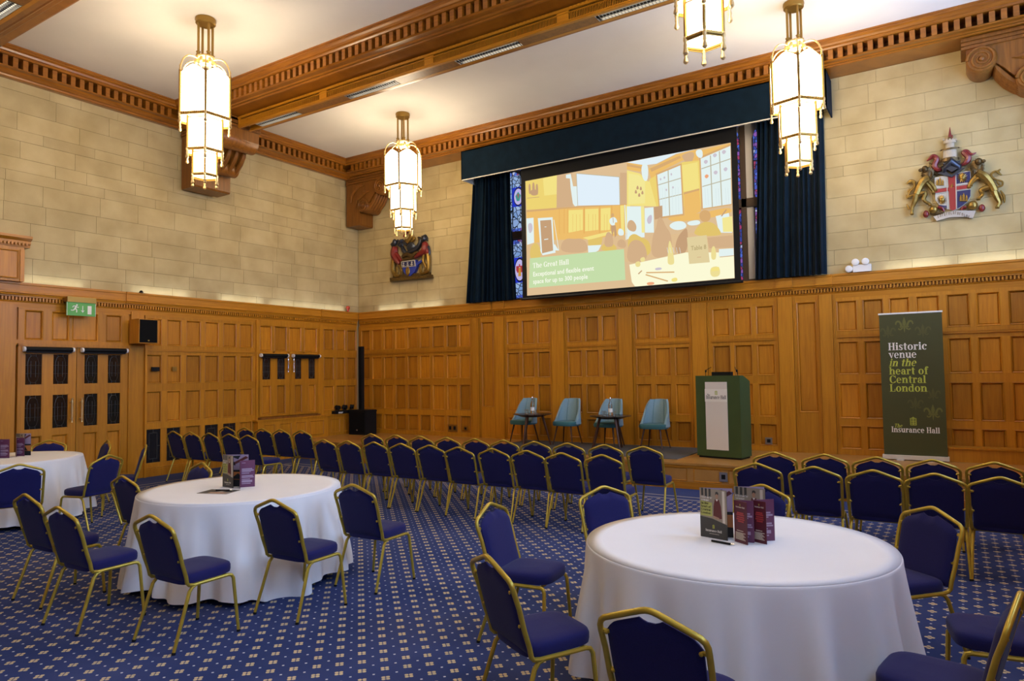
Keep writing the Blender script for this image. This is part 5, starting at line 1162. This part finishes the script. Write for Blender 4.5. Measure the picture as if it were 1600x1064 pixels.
# ------------------------------------------------------------------ banquet chairs
def make_chair():
    t = thing('banquet_chair', 'x', 'chair')
    half = [(.222, -.145, .442), (.224, -.155, .49), (.228, -.185, .58), (.232, -.217, .70), (.235, -.244, .775), (.234, -.252, .802), (.226, -.257, .822), (.208, -.261, .837), (.15, -.266, .859), (.085, -.271, .883), (.035, -.275, .901), (.015, -.276, .906), (0, -.276, .907)]
    path = half+[(-x, y, z) for x, y, z in reversed(half[:-1])]
    MB().tube(path, .0135, 10).build('back_frame', 'gold_paint', t, smooth=True)
    # backrest pad
    def w(z): return .205+.006*(z-.45)/.4 if z < .80 else .21
    def yc(z): return -.150-.118*max(0, (z-.46)/.44)**.92
    def top(u):
        a = abs(u); zt = .887-.077*a-.028*max(0, (a-.78)/.22)**1.8
        return min(zt, .852+.14*max(0, a-.12))
    nu, nv = 24, 14; F, B = [], []
    for j in range(nv+1):
        v = j/nv; fr, bk = [], []
        for i in range(nu+1):
            u = -1+2*i/nu; zb = .452; z = zb+(top(u)-zb)*v; x = u*w(z)
            th = .026*(1-abs(u)**6)**.5*(1-(abs(2*v-1))**10)**.5+.003
            fr.append((x, yc(z)+th+.006, z)); bk.append((x, yc(z)-th*.62+.002, z))
        F.append(fr); B.append(bk)
    p = MB().grid(F, flip=True).grid(B); p.grid([F[-1], B[-1]], flip=True).grid([F[0], B[0]])
    p.grid([[r[0] for r in F], [r[0] for r in B]]).grid([[r[-1] for r in F], [r[-1] for r in B]], flip=True)
    p.build('backrest', 'navy_fabric', t, smooth=True)
    s = MB(); rows = []
    for z, k in ((.428, .90), (.432, .985), (.45, 1.0), (.478, 1.0), (.494, .97), (.503, .90), (.509, .70), (.512, .35)):
        row = []
        for i in range(40):
            a = 2*PI*i/40; ca, sa = math.cos(a), math.sin(a); e = .42
            yy = math.copysign(abs(sa)**e, sa); row.append(((.205-.012*yy)*k*math.copysign(abs(ca)**e, ca), .055+.21*k*yy, z-.004*(1-yy)))
        rows.append(row)
    s.grid(rows, closed=True).poly(rows[-1]).poly(rows[0][::-1]); s.build('seat', 'navy_fabric', t, smooth=True)
    f = MB()
    for x in (-1, 1): f.tube([(x*.222, -.145, .445), (x*.219, -.13, .428), (x*.214, -.09, .420), (x*.200, .10, .416), (x*.192, .205, .414)], .013, 8)
    f.tube([(-.19, .20, .412), (.19, .20, .412)], .010, 8).tube([(-.21, -.09, .416), (.21, -.09, .416)], .010, 8)
    f.build('seat_frame', 'gold_paint', t, smooth=True)
    for x in (-1, 1):
        l = MB().tube([(x*.192, .200, .414), (x*.194, .226, .408), (x*.200, .238, .385), (x*.222, .244, .20), (x*.245, .25, .012)], [.013, .013, .013, .0125, .0115], 8)
        o = l.build('leg', 'gold_paint', t, smooth=True)
        MB().tube([(x*.2445, .25, .016), (x*.246, .25, .0)], .0135, 8).build('foot_cap', 'black', o)
        l = MB().tube([(x*.212, -.07, .418), (x*.214, -.10, .408), (x*.217, -.125, .38), (x*.226, -.185, .20), (x*.236, -.25, .012)], [.013, .013, .013, .0125, .0115], 8)
        o = l.build('leg', 'gold_paint', t, smooth=True)
        MB().tube([(x*.2355, -.248, .016), (x*.2365, -.252, 0)], .0135, 8).build('foot_cap', 'black', o)
    for x in (-1, 1):
        for z, y in ((.60, -.19), (.775, -.242)):
            b = MB().tube([(x*.230, y, z), (x*.195, y+.004, z)], [.012, .008], 6); b.ell((x*.205, y-.012, z), (.010, .006, .010), seg=6, rings=4); b.build('fixing_lug', 'gold_paint', t, smooth=True)
    return t
CH0 = make_chair(); used = [False]
def chair(x, y, deg, label, group):
    o = CH0 if not used[0] else copy_tree(CH0); used[0] = True
    o.location = (x, y, 0); o.rotation_euler = (0, 0, math.radians(deg)); o['label'] = label; o['group'] = group
ORD = ['first', 'second', 'third', 'fourth', 'fifth', 'sixth', 'seventh', 'eighth', 'ninth', 'tenth']
rr = random.Random(11)
ROW = [('stage side row of the left block', [1.13, 1.65, 2.17, 2.69, 3.21], -4.61, 0), ('rear row of the left block', [1.10, 1.61, 2.12, 2.63, 3.14], -5.64, 0),
       ('stage side row of the centre block', [4.90, 5.41, 5.92, 6.43, 6.93, 7.43, 7.94, 8.46, 8.98, 9.52], -4.61, 0), ('rear row of the centre block', [4.90, 5.40, 5.90, 6.40, 6.90, 7.41, 7.92, 8.42, 8.92, 9.43], -5.62, 0),
       ('stage side row of the right block', [11.08, 11.60, 12.12, 12.63, 13.15], -4.53, 0), ('rear row of the right block', [11.13, 11.67, 12.18, 12.67, 13.15], -5.60, 0)]
for name, xs, y, a in ROW:
    for k, x in enumerate(xs):
        chair(x, y+.27+rr.uniform(-.02, .02), rr.uniform(-1.2, 1.2), 'blue gold-framed chair, %s from the left in the %s' % (ORD[k], name), 'chairs in rows facing the stage')
G1 = 'chairs around the round tables'
for x, y, a, lab in (
    (10.598, -7.748, -124, 'blue chair facing us behind the left edge of the foreground table'), (11.428, -7.194, 168, 'blue chair mostly hidden behind the brochures on the foreground table'),
    (10.23, -8.62, -84, 'blue chair side on, seat towards the left edge of the foreground table'), (10.906, -9.623, -29.5, 'large blue chair in front of the foreground table, its bright seat showing'),
    (11.813, -9.942, -4, 'blue chair with only its back in view at the bottom edge, centre'), (12.516, -7.563, 140, 'blue chair behind the right edge of the foreground table, facing the table'),
    (12.78, -9.21, 80, 'blue chair edge on at bottom right corner, seat filling the corner'), (13.04, -8.40, 100, 'blue chair cut by the right edge with its seat in view'),
    (8.124, -9.852, .8, 'blue chair nearest us at the middle table, back to us, right of two others'), (8.387, -9.044, 1.8, 'blue chair in front of the right part of the middle table'),
    (7.18, -10.02, 2, 'blue chair second from left in front of the middle table'), (6.30, -9.87, 1, 'blue chair at far left in front of the middle table, partly hidden'),
    (5.99, -8.90, .4, 'blue chair tucked beside the left edge of the middle table'), (8.403, -8.22, 1.8, 'blue chair standing right of the middle table near the rear row'),
    (5.74, -8.45, 175, 'blue chair with only its top rail showing behind the middle table'),
    (1.05, -7.72, -130, 'blue chair with only its top showing behind the far left table'), (1.74, -7.42, 165, 'blue chair behind the right edge of the far left table, facing us'),
    (3.67, -8.32, 105, 'blue chair turned left beside the far left table, seat in view'), (3.68, -9.12, 68, 'blue chair at the left photo edge seen from behind, near the far left table'),
    (3.00, -7.55, 151, 'blue chair seen edge on against the post beside the double doors')):
    chair(x, y, a, lab, G1)

# ------------------------------------------------------------------ brochures, leaflets and pens on the tables
def sheet(parent, name, mat, a, b, h, t=.0015):
    """upright panel from a to b (table coordinates)"""
    d = (Vector(b)-Vector(a)); L = d.length; n = Vector((-d.y, d.x)).normalized()*t
    m = MB(); c = [(a[0]+s*n.x, a[1]+s*n.y) for s in (-1, 1)]; e = [(b[0]+s*n.x, b[1]+s*n.y) for s in (-1, 1)]
    for (p, q) in ((c[0], e[0]), (e[1], c[1]), (e[0], e[1]), (c[1], c[0])): m.poly([(p[0], p[1], 0), (q[0], q[1], 0), (q[0], q[1], h), (p[0], p[1], h)])
    m.poly([(c[0][0], c[0][1], h), (e[0][0], e[0][1], h), (e[1][0], e[1][1], h), (c[1][0], c[1][1], h)])
    o = m.build(name, mat, parent); return o, (lambda u, v, k=0: (a[0]+d.x*u+n.x*(-1.4-k*.25), a[1]+d.y*u+n.y*(-1.4-k*.25), h*v)), L
def cover_print(parent, fn, w, h):
    g = MB(); P = lambda pts, m, k: g.poly([fn(u, v, k) for u, v in pts], m)
    P([(0, .42), (1, .30), (1, 1), (0, 1)], 0, 1)                                     # stonework behind
    P([(0, 0), (1, 0), (1, .31), (.45, .40), (0, .42)], 1, 2)
    for u in (.06, .20, .34): P([(u, .80), (u+.08, .80), (u+.08, 1), (u, 1)], 1, 2)   # dark window bars
    P([(.03, .44), (.46, .44), (.46, .72), (.03, .74)], 2, 2)
    P([(.84, .34), (.93, .33), (.93, .98), (.84, .98)], 3, 2)
    P([(.50, .46), (.52, .66), (.57, .80), (.72, .80), (.79, .66), (.82, .42), (.60, .40)], 4, 3)   # figure in a dark red jumper
    P([(.645+.055*math.cos(2*PI*k/12), .87+.062*math.sin(2*PI*k/12)) for k in range(12)], 5, 4)
    P([(.59, .88), (.60, .945), (.66, .96), (.71, .93), (.70, .89), (.64, .915)], 1, 5)
    P([(.60, .80), (.69, .80), (.645, .76)], 6, 4); P([(.50, .42), (.72, .39), (.72, .43), (.52, .46)], 5, 4)
    for k, (s_, v, wd, m) in enumerate((('Historic', .80, .42, 6), ('venue', .745, .30, 6), ('in the', .675, .28, 7), ('heart of', .61, .36, 7), ('Central', .545, .36, 7), ('London', .48, .36, 7))):
        serif_text(g, s_, .032, lambda a, b, v=v: fn(.05+a, v+b, 6), m, width=wd)
    serif_text(g, 'Insurance Hall', .034, lambda a, b: fn(.20+a, .13+b, 6), 6, width=.60)
    logo(g, .50, .20, .075, lambda a, b: fn(.5+(a-.5)*1.35, b, 6), 8)
    P([(.34, .085), (.70, .085), (.70, .093), (.34, .093)], 3, 6)
    g.build('cover_print', ['print_stone', 'print_charcoal', 'print_olive', 'print_cream', 'print_dark_red', 'print_skin', 'print_white', 'print_black', 'print_lime'], parent)
def inside_print(parent, fn):
    g = MB(); P = lambda pts, m, k: g.poly([fn(u, v, k) for u, v in pts], m)
    P([(0, .52), (1, .52), (1, 1), (0, 1)], 0, 1); P([(0, .0), (1, 0), (1, .52), (0, .52)], 1, 1); P([(.0, .24), (1, .20), (1, .46), (0, .46)], 2, 2)
    P([(.1, .62), (.9, .95), (1, .90), (.2, .58)], 3, 2); P([(.3, .95), (.7, .97), (.6, .85)], 1, 2); P([(.2, .70), (.5, .66), (.45, .78)], 1, 2); P([(.3, .24), (.6, .42), (.8, .22)], 1, 3)
    g.build('inside_print', ['print_lilac', 'print_black', 'print_orange', 'print_dark_red'], parent)
def brochure(label, sp_, fr, bk, origin):
    t = thing('brochure', label, 'brochure', (*origin, TZ+.003), group='standing brochures'); h = .302
    o, fn, L = sheet(t, 'back_page', 'print_charcoal', sp_, bk, h); inside_print(o, fn)
    o, fn, L = sheet(t, 'front_cover', 'print_charcoal', sp_, fr, h); cover_print(o, fn, L, h)
def leaflet(label, sp_, fr, bk, origin, h=.250):
    t = thing('leaflet', label, 'leaflet', (*origin, TZ+.003), group='folded leaflets'); tf = None
    o, fn, L = sheet(t, 'inside_page', 'print_plum', sp_, bk, h); g = MB()
    for v0, v1, w in ((.90, .92, .25), (.66, .70, .7), (.60, .645, .8), (.56, .585, .6), (.50, .53, .5), (.40, .44, .75), (.35, .385, .8), (.28, .31, .55), (.18, .26, .7), (.12, .15, .6)):
        g.poly([fn(.12, v0, 2), fn(.12+w, v0, 2), fn(.12+w, v1, 2), fn(.12, v1, 2)])
    tag(g.build('text_lines', 'print_lilac', o), kind='stuff')
    o, fn, L = sheet(t, 'front_page', 'print_burgundy', sp_, fr, h); g = MB()
    for v0, v1, a, w in ((.70, .735, .25, .5), (.655, .69, .2, .6), (.60, .635, .25, .55), (.55, .585, .2, .62), (.50, .535, .3, .45)): g.poly([fn(a, v0, 2), fn(a+w, v0, 2), fn(a+w, v1, 2), fn(a, v1, 2)], 0)
    for k in range(7): g.poly([fn(.10, .08+k*.026, 2), fn(.86-.08*(k % 3), .08+k*.026, 2), fn(.86-.08*(k % 3), .096+k*.026, 2), fn(.10, .096+k*.026, 2)], 1)
    g.poly([fn(.2, .285, 2), fn(.7, .285, 2), fn(.7, .30, 2), fn(.2, .30, 2)], 1)
    serif_text(g, 'Insurance Hall', .024, lambda a, b: fn(.17+a, .84+b, 3), 2, width=.68); logo(g, .5, .885, .05, lambda a, b: fn(.5+(a-.5)*1.8, b, 3), 3)
    tag(g.build('front_print', ['print_burgundy_light', 'print_cream', 'print_white', 'print_lime'], o), kind='stuff')
def pen(label, x, y, z, deg, L=.15):
    t = thing('pen', label, 'pen', (x, y, z), math.radians(deg), 'pens on the tables')
    MB().tube([(-L/2, 0, .007), (L*.36, 0, .007)], .0065, 8).build('barrel', 'black', t, smooth=True)
    MB().tube([(L*.36, 0, .007), (L*.5, 0, .007)], [.0068, .003], 8).build('tip', 'chrome', t, smooth=True)
brochure('tall brochure with a seated person on its cover, left on the foreground table', (0, 0), (.180, -.045), (.188, .055), (11.47, -8.51))
brochure('brochure half hidden behind the burgundy leaflets on the foreground table', (0, 0), (.195, -.02), (.17, .07), (11.645, -8.37))
leaflet('burgundy folded leaflet left of its twin, in front on the foreground table', (0, 0), (.092, -.062), (.112, .015), (11.69, -8.545))
leaflet('burgundy folded leaflet furthest right on the foreground table', (0, 0), (.085, -.035), (.104, .088), (11.79, -8.50))
pen('black pen lying before the brochure on the foreground table', 11.645, -8.645, TZ+.003, -14)
brochure('brochure with a person on its cover standing on the middle table', (0, 0), (.176, -.012), (.215, .125), (6.935, -8.735))
leaflet('burgundy folded leaflet beside the brochure on the middle table', (0, 0), (.085, -.06), (.075, .11), (7.13, -8.69))
fl = thing('flyer', 'printed flyer lying flat in front of the brochure on the middle table', 'flyer', (7.17, -8.94, TZ+.003), .35)
MB().box(-.15, .15, -.105, .105, 0, .003).build('sheet', 'print_stone', fl)
MB().box(-.14, .0, -.10, .10, .003, .0036).box(.05, .14, -.02, .10, .003, .0036, 1).box(-.05, .12, -.10, -.04, .003, .0038, 2).build('flyer_print', ['print_charcoal', 'print_black', 'print_skin'], fl)
pen('black pen lying on the flyer on the middle table', 7.19, -8.90, TZ+.007, 25, .16)
leaflet('burgundy leaflet nearest the left photo edge on the far left table', (-.10, -.05), (0, -.12), (.02, .02), (2.10, -8.62))
leaflet('burgundy leaflet behind another on the far left table', (-.12, .02), (.02, -.03), (0, .07), (2.06, -8.47))
brochure('brochure behind the burgundy leaflets on the far left table', (-.16, .0), (.03, .03), (.02, .11), (2.02, -8.42))
